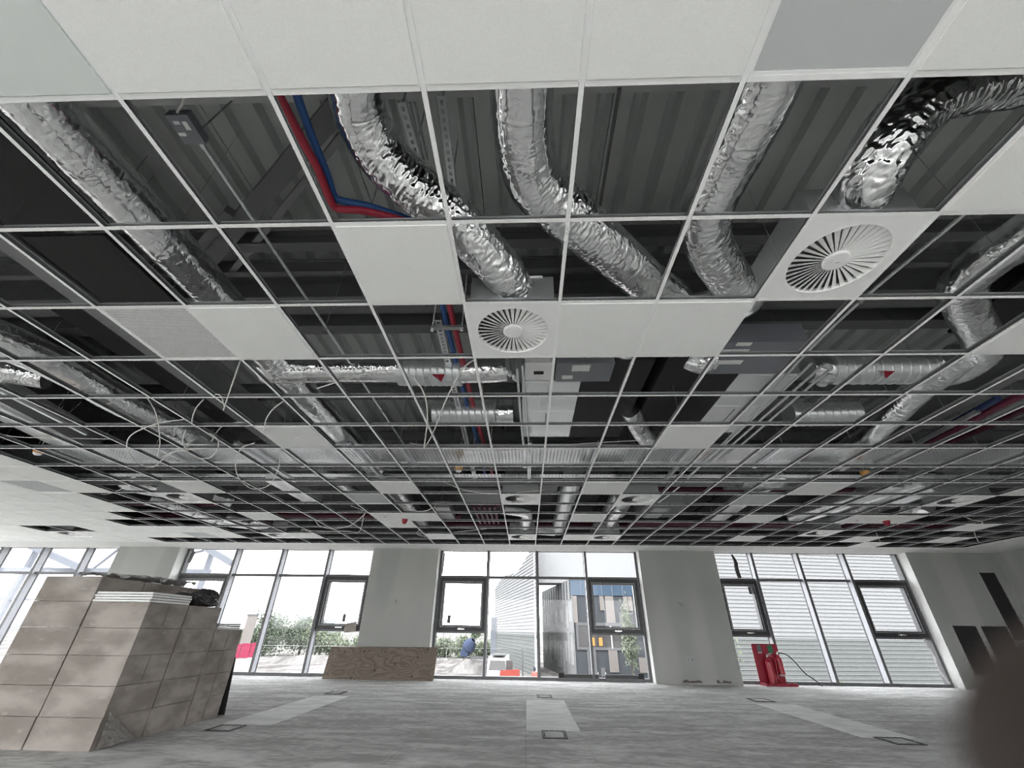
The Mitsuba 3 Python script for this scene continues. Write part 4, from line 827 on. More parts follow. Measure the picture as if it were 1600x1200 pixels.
def crumple(c, r, seed, sq=(1, 1, 1)):
    m = trimesh.creation.icosphere(4); v = np.array(m.vertices); d = 1 + 0.55 * (meshkit.fbm(v * 2.6 + seed, 4) - 0.5) + 0.12 * (1 - np.abs(2 * meshkit.noise(v * 7 + seed) - 1))
    v = v * d[:, None] * r * np.array(sq); v[:, 2] = np.maximum(v[:, 2], -r * sq[2] * 0.72); return v + np.array(c), np.array(m.faces)
mat('wrap', prin((0.23, 0.215, 0.20), 0.3))
mat('bag', prin((0.035, 0.034, 0.035), 0.35))
single('rubbish_bag', crumple((-3.48, 4.70, 1.215), 0.125, 3, (1.0, 1.5, 0.8)), 'bag', 'larger crumpled dark plastic bag on top of the carton stack', 'bag', smooth=40)
single('rubbish_bag', crumple((-3.56, 4.44, 1.195), 0.085, 8, (1.0, 1.3, 0.8)), 'bag', 'smaller crumpled dark plastic bag on the carton stack, beside the loose tiles', 'bag', smooth=40)
def sheet(P, nu, nv, amp, seed):
    P = np.array(P, float); u, v = np.meshgrid(np.linspace(0, 1, nu), np.linspace(0, 1, nv), indexing='ij')
    p = (1 - u)[..., None] * ((1 - v)[..., None] * P[0] + v[..., None] * P[3]) + u[..., None] * ((1 - v)[..., None] * P[1] + v[..., None] * P[2])
    nrm = np.cross(P[1] - P[0], P[3] - P[0]); nrm /= np.linalg.norm(nrm)
    q = np.stack([u * 6, v * 6, 0 * u + seed], -1); p = p + nrm * ((1 - np.abs(2 * meshkit.fbm(q, 4) - 1)) * amp)[..., None]
    i, j = np.meshgrid(np.arange(nu - 1), np.arange(nv - 1), indexing='ij')
    return Mesh().add(p.reshape(-1, 3), np.stack([i * nv + j, (i + 1) * nv + j, (i + 1) * nv + j + 1, i * nv + j + 1], -1).reshape(-1, 4))
single('plastic_film', sheet([(-4.54, 4.05, 1.367), (-3.99, 4.3, 1.367), (-3.99, 5.2, 1.367), (-4.54, 5.2, 1.367)], 40, 50, 0.075, 2), 'film', 'crumpled translucent plastic film on the top cartons of the stack', 'plastic film', smooth=50)
single('plastic_film', sheet([(-3.352, 3.795, 0.012), (-3.352, 4.22, 0.01), (-3.36, 4.02, 0.15), (-3.364, 3.80, 0.27)], 40, 40, 0.035, 5), 'wrap', 'torn crumpled plastic wrap on the near bottom corner of the carton stack', 'plastic film', smooth=50)
single('red_tag', Mesh().bar((-3.985 + 0.03, 4.66, 1.20), (-3.985 + 0.03, 4.76, 1.215), 0.05, 0.06), 'red', 'small dark red item lying beside the pile of loose tiles', 'red item')
single('black_board', Mesh().hexa([(-4.5, 5.63, 0), (-4.5, 5.50, 0.6), (-4.5, 5.648, 0), (-4.5, 5.518, 0.6), (-3.375, 5.63, 0), (-3.375, 5.51, 0.6), (-3.375, 5.648, 0), (-3.375, 5.53, 0.6)]), 'black', 'black board leaning against the far end of the carton stack', 'board')

# ------------------------------------------------------------------ plywood sheet, tag, extinguisher stand, floor boxes, wall fittings
pl = [(x, y, z) for x, yz in ((-4.06, ((10.08, 0.001), (10.245, 0.585))), (-1.62, ((10.03, 0.001), (10.245, 0.60)))) for y, z in yz]
A0, A1, B0, B1 = [np.array(q) for q in pl]; th = np.array([0, 0.017, 0.004])
single('plywood_sheet', Mesh().hexa([A0, A1, A0 + th, A1 + th, B0, B1, B0 + th, B1 + th]), 'plywood', 'long brown plywood sheet leaning against the pier between the left and middle windows', 'plywood sheet')
k = thing('cardboard_tag', 'tilted piece of brown cardboard hung on the casement handle left of the pier', 'cardboard')
put('card', Mesh().hexa([(-3.93, 10.50, 0.86), (-3.945, 10.50, 1.04), (-3.93, 10.504, 0.86), (-3.945, 10.504, 1.04), (-3.65, 10.50, 0.88), (-3.675, 10.50, 1.09), (-3.65, 10.504, 0.88), (-3.675, 10.504, 1.09)]), 'cardboard', k)
put('string', Mesh().tube(spline([(-3.95, 10.495, 0.99), (-3.88, 10.492, 1.0), (-3.85, 10.492, 1.12), (-3.80, 10.50, 1.13)], 0.01), 0.004, 6), 'bark', k)

k = thing('extinguisher_stand', 'red fire point board with a base tray, standing in front of the right window', 'fire extinguisher stand')
put('back_board', Mesh().poly(sbox(0, 0, 0.56, 0.76).buffer(-0.03).buffer(0.03), 0.012, [[1, 0, 0, 5.46], [0, 0, -1, 10.46], [0, 1, 0, 0.0], [0, 0, 0, 1]]), 'red', k)
put('base_tray', Mesh().box(5.46, 6.12, 10.18, 10.46, 0, 0.012).box(5.46, 6.12, 10.18, 10.19, 0.012, 0.05).box(6.11, 6.12, 10.19, 10.46, 0.012, 0.05).box(5.46, 5.47, 10.19, 10.46, 0.012, 0.05), 'red', k)
put('sign', B(5.57, 5.66, 10.442, 10.447, 0.60, 0.74), 'panel_mid', k, label='grey instruction sign'); put('sign', B(5.80, 5.91, 10.442, 10.447, 0.58, 0.74), 'green', k, label='green instruction sign')
put('sign_edge', B(5.57, 5.66, 10.441, 10.446, 0.585, 0.598), 'paper', k)
put('back_label', B(5.93, 6.0, 10.441, 10.446, 0.25, 0.45), 'paper', k)
mat('ext_red', prin((0.33, 0.015, 0.03), 0.3))
def extinguisher(lbl, x, y, z, h, r, hose):
    e = thing('fire_extinguisher', lbl, 'fire extinguisher')
    put('cylinder', Mesh().lathe([(0.001, 0), (r, 0), (r, h * 0.8), (r * 0.85, h * 0.88), (r * 0.4, h * 0.94), (r * 0.3, h), (0.001, h)], (x, y, z), n=24), 'ext_red', e, smooth=40)
    put('valve', Mesh().lathe([(0.001, 0), (0.016, 0), (0.018, 0.03), (0.01, 0.05), (0.001, 0.05)], (x, y, z + h), n=12), 'galv', e)
    put('handle', Mesh().bar((x, y, z + h + 0.045), (x + 0.10, y - 0.02, z + h + 0.075), 0.02, 0.012).bar((x, y, z + h + 0.03), (x + 0.09, y - 0.02, z + h + 0.03), 0.02, 0.01), 'white' if hose else 'galv_dull', e)
    put('label', Mesh().lathe([(r + 0.001, h * 0.25), (r + 0.001, h * 0.6)], (x, y, z), n=24), 'ext_red', e)
    return e
e = extinguisher('red fire extinguisher standing on the base tray, left of two on the fire point', 5.69, 10.33, 0.013, 0.50, 0.075, False)
put('hose', Mesh().tube(spline([(5.69, 10.28, 0.53), (5.80, 10.26, 0.50), (5.80, 10.26, 0.30), (5.78, 10.26, 0.12), (5.86, 10.26, 0.1)], 0.02), 0.011, 8), 'ext_red', e, smooth=50)
e = extinguisher('red fire extinguisher hung on the right of the fire point, with long black hose', 5.93, 10.35, 0.20, 0.36, 0.065, True)
put('hose', Mesh().tube(spline([(5.95, 10.3, 0.60), (6.08, 10.26, 0.57), (6.20, 10.25, 0.46), (6.33, 10.25, 0.28), (6.40, 10.26, 0.21), (6.52, 10.26, 0.13), (6.66, 10.26, 0.012)], 0.02), 0.011, 8), 'cable_black', e, smooth=50)
put('bracket', B(5.88, 5.98, 10.36, 10.448, 0.17, 0.20), 'galv_dull', e)

FB = [((0.54, 0.80, 4.71, 5.09), 'nearest floor outlet box in the middle of the floor'), ((0.55, 0.80, 7.75, 8.08), 'farther floor outlet box in the middle, below the middle window'),
      ((-3.0, -2.72, 4.71, 5.02), 'floor outlet box right beside the carton stack'), ((-3.0, -2.73, 7.69, 8.05), 'floor outlet box in front of the plywood sheet'),
      ((4.10, 4.40, 4.78, 5.12), 'nearest floor outlet box on the right'), ((4.10, 4.42, 7.74, 8.15), 'floor outlet box in front of the right pier')]
for (x0, x1, y0, y1), s in FB:
    k = thing('floor_box', s, 'floor outlet'); t = 0.034
    put('frame', Mesh().box(x0, x1, y0, y0 + t, 0, 0.006).box(x0, x1, y1 - t, y1, 0, 0.006).box(x0, x0 + t, y0 + t, y1 - t, 0, 0.006).box(x1 - t, x1, y0 + t, y1 - t, 0, 0.006), 'black', k)
    put('lid', B(x0 + t, x1 - t, y0 + t, y1 - t, 0, 0.003), 'floor', k); put('lid_slot', B((x0 + x1) / 2 - 0.03, (x0 + x1) / 2 + 0.03, y0 + t + 0.012, y0 + t + 0.022, 0.003, 0.0035), 'black_frame', k)
for x, z, s in ((-2.76, 1.51, 'left'), (3.97, 1.53, 'right')):
    k = thing('wall_box', f'small capped cable outlet at chest height on the {s} pier', 'cable outlet')
    put('plate', Mesh().lathe([(0.001, 0.012), (0.035, 0.012), (0.042, 0.0)], (x, WF, z), (0, -1, 0), 20), 'plaster', k); put('tail', Mesh().tube(spline([(x, WF - 0.01, z), (x + 0.02, WF - 0.04, z - 0.02), (x + 0.03, WF - 0.04, z - 0.07)], 0.01), 0.008, 6), 'galv_dull', k)
k = thing('wall_box', 'grey twin socket box low on the right pier', 'socket'); put('plate', B(3.90, 4.06, WF - 0.008, WF, 0.41, 0.48), 'galv_dull', k)
for q in (3.94, 4.02): put('outlet', B(q - 0.025, q + 0.025, WF - 0.010, WF - 0.008, 0.425, 0.465), 'steel_grey', k)
for x0, x1, e, s in ((1.09, 1.98, 0, 'left'), (2.13, 2.98, 1, 'right')):
    k = thing('sill_bar', f'dark metal bar lying along the sill of the middle window, {s} of two', 'metal bar')
    put('bar', B(x0, x1, 10.50, 10.535, 0.062, 0.13), 'black_frame', k); ex = x1 - 0.12 if e else x0
    put('end_block', B(ex, ex + 0.12, 10.49, 10.535, 0.062, 0.16), 'black', k); put('lug', B((x0 if e else x1 - 0.02), (x0 + 0.02 if e else x1), 10.505, 10.53, 0.13, 0.17), 'galv', k)
    put('foot', B(x0, x1, 10.50, 10.548, 0.0, 0.062), 'frame_grey', k)
single('gasket_strip', Mesh().tube(spline([(5.56, 10.54, 2.66), (5.60, 10.53, 2.5), (5.59, 10.53, 2.3), (5.62, 10.54, 2.12)], 0.03), np.interp(np.linspace(0, 1, len(spline([(5.56, 10.54, 2.66), (5.60, 10.53, 2.5), (5.59, 10.53, 2.3), (5.62, 10.54, 2.12)], 0.03))), [0, 0.4, 1], [0.02, 0.05, 0.045]), 8), 'cable_black', 'black sealing strip hanging in the top left pane of the right window', 'sealing strip', smooth=60)
single('gasket_strip', Mesh().bar((-8.33, 10.54, 2.64), (-8.36, 10.54, 2.36), 0.09, 0.02), 'cable_black', 'black torn sealing strip at the top left of the window left of the plywood', 'sealing strip')
single('gasket_strip', Mesh().bar((-1.72, 10.54, 2.64), (-1.735, 10.54, 2.16), 0.06, 0.02), 'cable_black', 'black torn sealing strip at the top left of the middle window', 'sealing strip')
single('gasket_strip', Mesh().tube(spline([(9.40, 10.54, 0.9), (9.46, 10.535, 0.6), (9.44, 10.53, 0.35), (9.54, 10.54, 0.07)], 0.03), 0.022, 7), 'film', 'loose pale film peeling at the bottom right of the right window', 'film')
for x, z, s in ((-4.06 - 0.02, 1.17, 'left of the pier'), (-1.52, 1.17, 'in the middle window'), (5.80, 1.86, 'in the right window')):
    single('glass_sticker', B(x, x + 0.07, 10.632, 10.634, z - 0.08, z + 0.08), 'panel_mid', f'small grey sticker on the casement glass {s}', 'sticker')

# ------------------------------------------------------------------ outside, seen through the glass
structure('ground', Mesh().add([(-400, 11, -3.6), (400, 11, -3.6), (400, 600, -3.6), (-400, 600, -3.6)], [(0, 1, 2, 3)]), 'mud', 'muddy grey building site ground outside')
structure('ground_near', Mesh().add([(-400, -300, -3.6), (400, -300, -3.6), (400, 11, -3.6), (-400, 11, -3.6)], [(0, 1, 2, 3)]), 'hardstanding', 'pale hardstanding around the building')
def leaves(c, rad, n, size, seed, clump=14):
    g = np.random.default_rng(seed); cs = g.normal(size=(clump, 3)); cs = cs / np.linalg.norm(cs, axis=1, keepdims=True) * g.uniform(0.3, 0.8, (clump, 1))
    p = cs[g.integers(clump, size=n)] + g.normal(size=(n, 3)) * 0.27; p = np.array(c) + p * np.array(rad)
    a = g.normal(size=(n, 3)); a /= np.linalg.norm(a, axis=1, keepdims=True); b = np.cross(a, g.normal(size=(n, 3))); b /= np.linalg.norm(b, axis=1, keepdims=True)
    s = size * g.uniform(0.6, 1.3, (n, 1)); v = np.stack([p - a * s, p + b * s * 0.6, p + a * s, p - b * s * 0.6], 1).reshape(-1, 3)
    return Mesh().add(v, np.arange(4 * n).reshape(-1, 4))
def tree(label, c, rad, seed, n=5200, size=0.22, m='leaf', cat='tree', trunk=True):
    k = thing('tree' if cat == 'tree' else 'bush', label, cat); put('foliage', leaves(c, rad, n, size, seed), m, k)
    base = -3.6
    put('stem', Mesh().tube([(c[0], c[1], base), (c[0] + 0.1, c[1], c[2] - rad[2] * 0.2), (c[0], c[1], c[2] + rad[2] * 0.5)], [0.05 * rad[0] + 0.02, 0.035 * rad[0] + 0.015, 0.01], 7), 'bark', k)
TR = [((-50.0, 92, -0.3), (4.2, 3, 3.5), 'large hazy tree beyond the site, seen left of the second mullion of the left window', 'leaf'), ((-44.5, 95, -0.2), (4.0, 3, 2.8), 'hazy tree right of the large one in the left window', 'leaf'),
      ((-39.5, 93, -1.0), (3.2, 3, 2.2), 'lower pale tree right of the pair in the left window', 'leaf_pale'), ((-54.5, 90, -1.6), (3.0, 3, 1.9), 'low tree behind the red hoarding in the left window', 'leaf_pale')]
for i, (c, rad, s, m) in enumerate(TR): tree(s, c, rad, 30 + i, m=m)
hs = [(-36, 92), (-32, 96), (-28, 94), (-24, 97), (-20, 95), (-16, 97), (-12, 95), (-8, 98), (-62, 90), (-70, 92), (-78, 95)]
for i, (x, y) in enumerate(hs):
    if x > -33.5: lb = f'pale green thicket across the site, {("first", "second", "third", "fourth", "fifth", "sixth", "seventh")[i - 1]} from the left between the left and middle windows' 
    else: lb = 'pale green thicket across the site, under the casement left of the plywood' if x == -36 else f'green thicket far left behind the carton stack, number {("one", "two", "three")[i - 8]} to the left'
    tree(lb, (x, y, -2.0), (2.6, 2, 1.75), 60 + i, 2600, 0.22, 'leaf_pale', 'bush')
def clad_wall(k, poly, x0, y0, x1, y1, zsplit, pitch, depth=0.12):
    # poly: outline on the wall plane as (s, z); ribs run level along s
    d = np.array([x1 - x0, y1 - y0, 0.0]); L = np.linalg.norm(d); t = d / L; nrm = np.array([t[1], -t[0], 0]); nrm = nrm * np.sign(nrm[0] * (0.4 - x0) + nrm[1] * (-0.8 - y0))
    pg = Polygon(poly)
    for nm, lo, hi, m in (('upper_cladding', zsplit, 60, 'clad_white'), ('lower_cladding', -10, zsplit, 'clad_grey')):
        part = pg.intersection(sbox(-100, lo, 200, hi))
        if part.is_empty: continue
        me = Mesh()
        for g in getattr(part, 'geoms', [part]): me.poly(g, 0.3, [[t[0], 0, -nrm[0], x0], [t[1], 0, -nrm[1], y0], [0, 1, 0, 0], [0, 0, 0, 1]])
        put(nm, me, m, k)
        ribs = Mesh(); b = part.bounds
        for z in np.arange(math.ceil(b[1] / pitch) * pitch, b[3], pitch):
            cut = part.intersection(sbox(-100, z, 200, z + 0.055))
            for g in getattr(cut, 'geoms', [cut]):
                if g.is_empty or g.area < 1e-4: continue
                s0, _, s1, _ = g.bounds; o = np.array([x0, y0, 0]) + nrm * 0.03
                ribs.bar(o + t * s0 + (0, 0, z), o + t * s1 + (0, 0, z), 0.10, 0.055)
        put(nm.split('_')[0] + '_ribs', ribs, 'clad_line', k, kind='stuff')
    return t, nrm
k = thing('clad_warehouse', 'white ribbed warehouse with a grey lower half, filling the right window', 'building')
clad_wall(k, [(-3, -3.6), (30, -3.6), (30, 12), (-3, 12)], 14.0, 40.0, 46.0, 44.5, 0.72, 0.30)
k = thing('clad_warehouse', 'white ribbed gable warehouse receding behind the van, seen in the middle window', 'building')
W0, W1 = np.array([1.5, 58.2]), np.array([-5.43, 93.0]); WL = np.linalg.norm(W1 - W0); wt = (W1 - W0) / WL
def onwall(p): return float((np.array(p[:2]) - W0) @ wt), p[2]
out = [onwall(q) for q in ((-6.409, 97.917, 8.648), (-4.244, 87.042, 10.041), (-2.038, 75.966, 9.402), (-1.183, 71.675, 8.934), (0.915, 61.139, 10.582), (1.741, 56.988, 11.295))]
zs = (onwall((1.565, 57.874, 0.618)))[1]
clad_wall(k, out + [(0.0, -3.6), (WL, -3.6)], 1.5, 58.2, -5.43, 93.0, zs, 0.42)
put('corner_trim', Mesh().box(1.35, 1.95, 57.9, 58.4, -3.6, 14), 'clad_trim', k)
put('side_block', B(-6.6, -5.0, 93.2, 95, -3.6, 3.3), 'steelwork', k)
k = thing('glass_building', 'modern building with blue glass top band and staggered beige and slate panels', 'building')
FY = 55.0
put('core', Mesh().box(5.75, 15.6, FY + 0.15, FY + 6, -3.6, 4.7), 'panel_slate', k)
put('glass_band', B(5.7, 15.6, FY, FY + 6, 4.75, 6.45), 'blue_glass', k)
put('white_top', B(1.8, 17.5, FY + 4.5, FY + 8, 6.5, 12.5), 'clad_white', k)
put('parapet', B(5.6, 15.7, FY - 0.1, FY + 6, 6.45, 6.75), 'clad_trim', k)
pr = random.Random(5)
for x, z0, z1, m in ((5.9, 1.9, 4.7, 'panel_beige'), (9.1, 3.2, 4.7, 'panel_beige'), (9.75, 1.7, 4.7, 'panel_beige'), (10.25, 1.7, 4.7, 'panel_beige'), (11.9, 3.2, 4.7, 'panel_beige'), (12.45, 3.2, 4.7, 'panel_beige'), (13.1, 1.0, 4.7, 'panel_beige'), (13.65, 1.0, 4.7, 'panel_beige'),
                     (9.6, -2.8, -0.6, 'panel_beige'), (10.1, -2.8, -0.6, 'panel_beige'), (12.9, -2.8, -1.4, 'panel_beige'), (13.4, -2.8, -1.4, 'panel_beige'), (7.2, -3.2, -0.7, 'panel_mid'), (7.7, -3.2, -0.7, 'panel_mid'), (8.6, -3.2, -2.4, 'panel_mid'), (11.2, 0.2, 3.0, 'panel_mid'), (13.9, -2.4, 1.0, 'blue_glass'), (14.5, -2.4, 1.0, 'panel_mid')):
    put('panel', B(x, x + 0.5, FY, FY + 0.15, z0, z1), m, k)
for x0, x1, z0, z1 in ((6.4, 8.5, -0.45, 1.6), (8.7, 10.0, -0.45, 1.5), (10.2, 11.6, -0.45, 1.5)): put('window', B(x0, x1, FY + 0.05, FY + 0.16, z0, z1), 'window_dark', k)
put('window_surround', Mesh().box(6.1, 11.8, FY - 0.03, FY + 0.12, 1.62, 1.95).box(6.1, 11.8, FY - 0.03, FY + 0.12, -0.75, -0.47).box(6.1, 6.38, FY - 0.03, FY + 0.12, -0.47, 1.62), 'panel_mid', k)
put('mullion', B(10.02, 10.18, FY - 0.05, FY + 0.14, -0.6, 1.6), 'clad_trim', k)
for x in (7.75, 8.62): put('amber_panel', B(x, x + 0.42, FY + 0.0, FY + 0.05, -0.35, 0.45), 'amber', k)  # plain amber-coloured panels in front of the dark windows
for x in np.arange(6.9, 15.6, 1.25): put('glazing_bar', B(x, x + 0.06, FY - 0.03, FY, 4.75, 6.45), 'steelwork', k)
# receding left facet
P0, P1 = np.array([5.72, FY]), np.array([2.9, 74.0]); fl = np.linalg.norm(P1 - P0); ft = (P1 - P0) / fl; fn = np.array([-ft[1], ft[0]])
def facet(s0, s1, z0, z1, out_): 
    a, b = P0 + ft * s0 + fn * out_, P0 + ft * s1 + fn * out_; c, d = P0 + ft * s0 - fn * 0.2, P0 + ft * s1 - fn * 0.2
    return Mesh().hexa([(*a, z0), (*a, z1), (*c, z0), (*c, z1), (*b, z0), (*b, z1), (*d, z0), (*d, z1)])
put('facet_core', facet(0, fl, -3.6, 6.5, 0.0), 'panel_grey', k)
NF = 12
for i in range(NF):
    s0 = i * fl / NF; put('fin', facet(s0 + 0.1, s0 + 0.5, 4.4, 6.4, 0.03), 'panel_slate', k)
    put('facet_glass', facet(s0 + 0.52, s0 + fl / NF + 0.08, 4.4, 6.4, 0.01), 'panel_white', k)
    for z0, z1 in ((pr.uniform(-3.4, -1.5), pr.uniform(-0.8, 1.2)), (pr.uniform(1.3, 2.2), pr.uniform(3.2, 4.2))):
        put('facet_panel', facet(s0 + 0.05, s0 + fl / NF * pr.uniform(0.5, 0.9), z0, z1, 0.04), ('panel_white', 'panel_white', 'panel_white', 'panel_mid')[pr.randrange(4)], k)
tree('slender young green tree in front of the blue glass building', (9.9, 45, 0.6), (0.75, 0.7, 2.6), 90, 1500, 0.13, 'leaf_pale')
for i, (x, y, z, s) in enumerate(((13.6, 32.0, -1.6, 'in the left casement of the right window'), (19.0, 30, -2.6, 'behind the hose of the extinguisher stand'), (24.4, 30, -2.6, 'low in the third bay of the right window'), (29.0, 30, -2.4, 'low in the last bay of the right window'))):
    tree(f'thin shrub before the white ribbed warehouse, {s}', (x, y, z + (1.9 if i == 0 else 0.3)), (0.9, 0.8, 1.7 if i == 0 else 0.8), 95 + i, 500, 0.12, 'leaf_pale', 'shrub')
k = thing('hoarding', 'bright red and pink site barrier by the trees in the left window', 'site barrier')
for i in range(3): put('board', B(-36.8 + i * 1.15, -35.7 + i * 1.15, 60.0 + 0.1 * i, 60.15 + 0.1 * i, -2.35 + 0.05 * i, -0.85 + 0.08 * i), 'site_red', k)
put('foot', B(-36.8, -33.4, 59.9, 60.2, -3.6, -2.4), 'clad_trim', k)
k = thing('site_gate', 'pale pink post panel behind the red site barrier', 'site barrier'); put('panel', B(-39.6, -38.2, 66, 66.2, -3.6, 2.4), 'panel_beige', k); put('cap', B(-39.7, -38.1, 65.95, 66.25, 2.4, 2.65), 'panel_mid', k)
k = thing('van', 'white van parked outside in front of the ribbed warehouse', 'van')
put('body', Mesh().hexa([(-3.6, 48, -3.25), (-3.45, 48.2, -1.35), (-3.6, 53, -3.25), (-3.45, 53, -1.2), (-1.35, 48, -3.25), (-1.5, 48.2, -1.35), (-1.35, 53, -3.25), (-1.5, 53, -1.2)]), 'van_white', k)
put('bonnet', Mesh().hexa([(-3.5, 46.8, -3.2), (-3.4, 46.9, -2.55), (-3.5, 48, -3.2), (-3.45, 48.1, -2.3), (-1.45, 46.8, -3.2), (-1.55, 46.9, -2.55), (-1.45, 48, -3.2), (-1.5, 48.1, -2.3)]), 'van_white', k)
put('windscreen', Mesh().hexa([(-3.3, 47.95, -2.3), (-3.2, 48.1, -1.55), (-3.3, 48.05, -2.3), (-3.2, 48.2, -1.55), (-1.65, 47.95, -2.3), (-1.75, 48.1, -1.55), (-1.65, 48.05, -2.3), (-1.75, 48.2, -1.55)]), 'window_dark', k)
put('roof_rack', Mesh().box(-3.2, -1.8, 48.6, 52.5, -1.15, -1.08), 'panel_mid', k)
for x in (-3.45, -1.5): put('wheel', Mesh().lathe([(0.001, -0.1), (0.35, -0.1), (0.35, 0.1), (0.001, 0.1)], (x, 47.6, -3.25), (1, 0, 0), 18), 'black', k)
k = thing('road_barrier', 'orange-red plastic road barrier beside the white van', 'barrier'); put('body', Mesh().hexa([(-2.0, 42, -3.6), (-1.9, 42.15, -1.95), (-2.0, 42.6, -3.6), (-1.9, 42.4, -1.95), (-0.15, 42, -3.6), (-0.25, 42.15, -1.85), (-0.15, 42.6, -3.6), (-0.25, 42.4, -1.85)]), 'barrier_orange', k)
for x in (-1.6, -0.7): put('slot', B(x, x + 0.3, 41.98, 42.03, -3.2, -2.9), 'shadow_gap', k)
k = thing('bollard', 'dark square post beside the white van', 'post'); put('post', B(-1.5, -0.9, 44.5, 45, -3.6, -1.35), 'window_dark', k)
k = thing('post', 'thin dark post standing against the ribbed warehouse', 'post'); put('post', B(-0.10, 0.05, 50, 50.15, -3.6, -0.45), 'frame_grey', k)
k = thing('cement_mixer', 'blue cement mixer on the muddy site, seen through the middle window', 'cement mixer')
put('drum', Mesh().lathe([(0.001, -0.9), (0.6, -0.8), (0.95, -0.1), (0.75, 0.6), (0.35, 1.1), (0.3, 1.1)], (-8.0, 70, -1.0), (0.5, -0.3, 0.6), 20), 'site_blue', k, smooth=40)
put('hopper', B(-9.1, -8.0, 69.5, 70.5, -2.2, -1.4), 'site_blue', k); put('frame', Mesh().bar((-9.2, 70, -3.5), (-8, 70, -1.6), 0.15, 0.15).bar((-7.0, 70, -3.5), (-8, 70, -1.6), 0.15, 0.15).box(-7.6, -5.6, 69.6, 70.4, -2.5, -2.2), 'panel_mid', k)
k = thing('spoil_heap', 'grey heap of spoil on the site behind the middle casement', 'spoil heap')
hx = np.linspace(-1, 1, 24); X, Y = np.meshgrid(hx, hx, indexing='ij'); hz = np.clip(1 - np.sqrt(X ** 2 + Y ** 2), 0, 1) * 1.6 * (0.7 + 0.6 * meshkit.fbm(np.stack([X * 3, Y * 3, X * 0], -1), 3))
i, j = np.meshgrid(np.arange(23), np.arange(23), indexing='ij')
put('heap', Mesh().add(np.stack([-7.2 + X * 3.4, 66 + Y * 4, -3.62 + hz], -1).reshape(-1, 3), np.stack([i * 24 + j, (i + 1) * 24 + j, (i + 1) * 24 + j + 1, i * 24 + j + 1], -1).reshape(-1, 4)), 'mud', k)
k = thing('spoil_heap', 'long low bank of spoil across the site in the left window', 'spoil heap')
put('heap', Mesh().add(np.stack([-34 + X * 11, 78 + Y * 5, -3.62 + hz * 0.7], -1).reshape(-1, 3), np.stack([i * 24 + j, (i + 1) * 24 + j, (i + 1) * 24 + j + 1, i * 24 + j + 1], -1).reshape(-1, 4)), 'mud', k)
k = thing('site_fence', 'faint wire site fence with white feet crossing the site in front of the trees', 'fence')
for x in np.arange(-58, -6, 3.4):
    put('post', B(x, x + 0.05, 85.9, 85.95, -3.6, -1.7), 'clad_trim', k); put('foot', B(x - 0.3, x + 0.3, 85.7, 86.2, -3.6, -3.35), 'clad_trim', k); put('rail', B(x + 0.05, x + 3.4, 85.9, 85.93, -1.75, -1.7), 'clad_trim', k)
k = thing('city_block', 'pale distant tower block on the skyline in the left window', 'building'); put('body', Mesh().box(-73, -64, 150, 158, -3.6, 3.6).box(-73.5, -71.5, 150, 156, 3.6, 4.4), 'city', k)
for z in (-0.5, 0.8, 2.1): put('window_band', B(-72.6, -64.4, 149.9, 150, z, z + 0.5), 'clad_grey', k)
k = thing('pylon', 'thin distant lattice pole on the skyline in the middle casement', 'pole'); put('pole', B(-24.0, -23.7, 140, 140.3, -3.6, 7.5), 'city', k); put('arm', B(-25.4, -22.3, 140, 140.2, 3.6, 3.8), 'city', k)
tree('small distant tree on the skyline in the middle casement', (-12.6, 120, 0.4), (1.6, 1.2, 1.4), 99, 500, 0.3, 'leaf')
k = thing('person', 'person in a red hi-vis jacket and dark trousers walking past the warehouse corner', 'person')
import manifold3d as m3
def limb(parts, edge=0.0, refine=0.05, smooth=8):
    out_ = m3.Manifold()
    for (a, ra), (b, rb) in parts:
        s0 = m3.Manifold.sphere(ra, 14).translate(list(map(float, a))); s1 = m3.Manifold.sphere(rb, 14).translate(list(map(float, b)))
        out_ += m3.Manifold.batch_hull([s0, s1])
    out_ = out_.refine_to_length(refine); me = out_.to_mesh(); t = trimesh.Trimesh(me.vert_properties[:, :3], me.tri_verts); trimesh.smoothing.filter_taubin(t, iterations=smooth); return t
px, py = 1.02, 40.0
def J(x, y, z): return (px + x, py + y, -2.98 + z)
put('body', limb([((J(0, 0, .62)), .12), ]and [((J(-.05, 0, .60), .12), (J(.05, 0, .60), .12)), ((J(0, 0, .62), .13), (J(0, 0, 1.0), .15)), ((J(-.14, 0, 1.08), .07), (J(.14, 0, 1.08), .07)), ((J(0, 0, 1.0), .13), (J(0, 0, 1.1), .07)), ((J(0, 0, 1.1), .05), (J(0, 0, 1.2), .05)), ((J(0, -.02, 1.27), .09), (J(0, -.01, 1.32), .095)),
                 ((J(-.16, 0, 1.06), .055), (J(-.22, .04, .78), .045)), ((J(-.22, .04, .78), .042), (J(-.2, -.08, .56), .03)), ((J(.16, 0, 1.06), .055), (J(.22, -.04, .78), .045)), ((J(.22, -.04, .78), .042), (J(.2, -.16, .58), .03)),
                 ((J(-.07, 0, .58), .085), (J(-.08, -.12, .22), .06)), ((J(-.08, -.12, .22), .055), (J(-.08, -.05, -.18), .04)), ((J(.07, 0, .58), .085), (J(.09, .1, .2), .06)), ((J(.09, .1, .2), .055), (J(.09, .28, -.16), .04)),
                 ((J(-.08, -.05, -.57 + .4), .04), (J(-.08, -.18, -.2), .035)), ((J(.09, .28, -.16), .04), (J(.09, .2, -.2), .035))]), 'trouser', k, smooth=True)
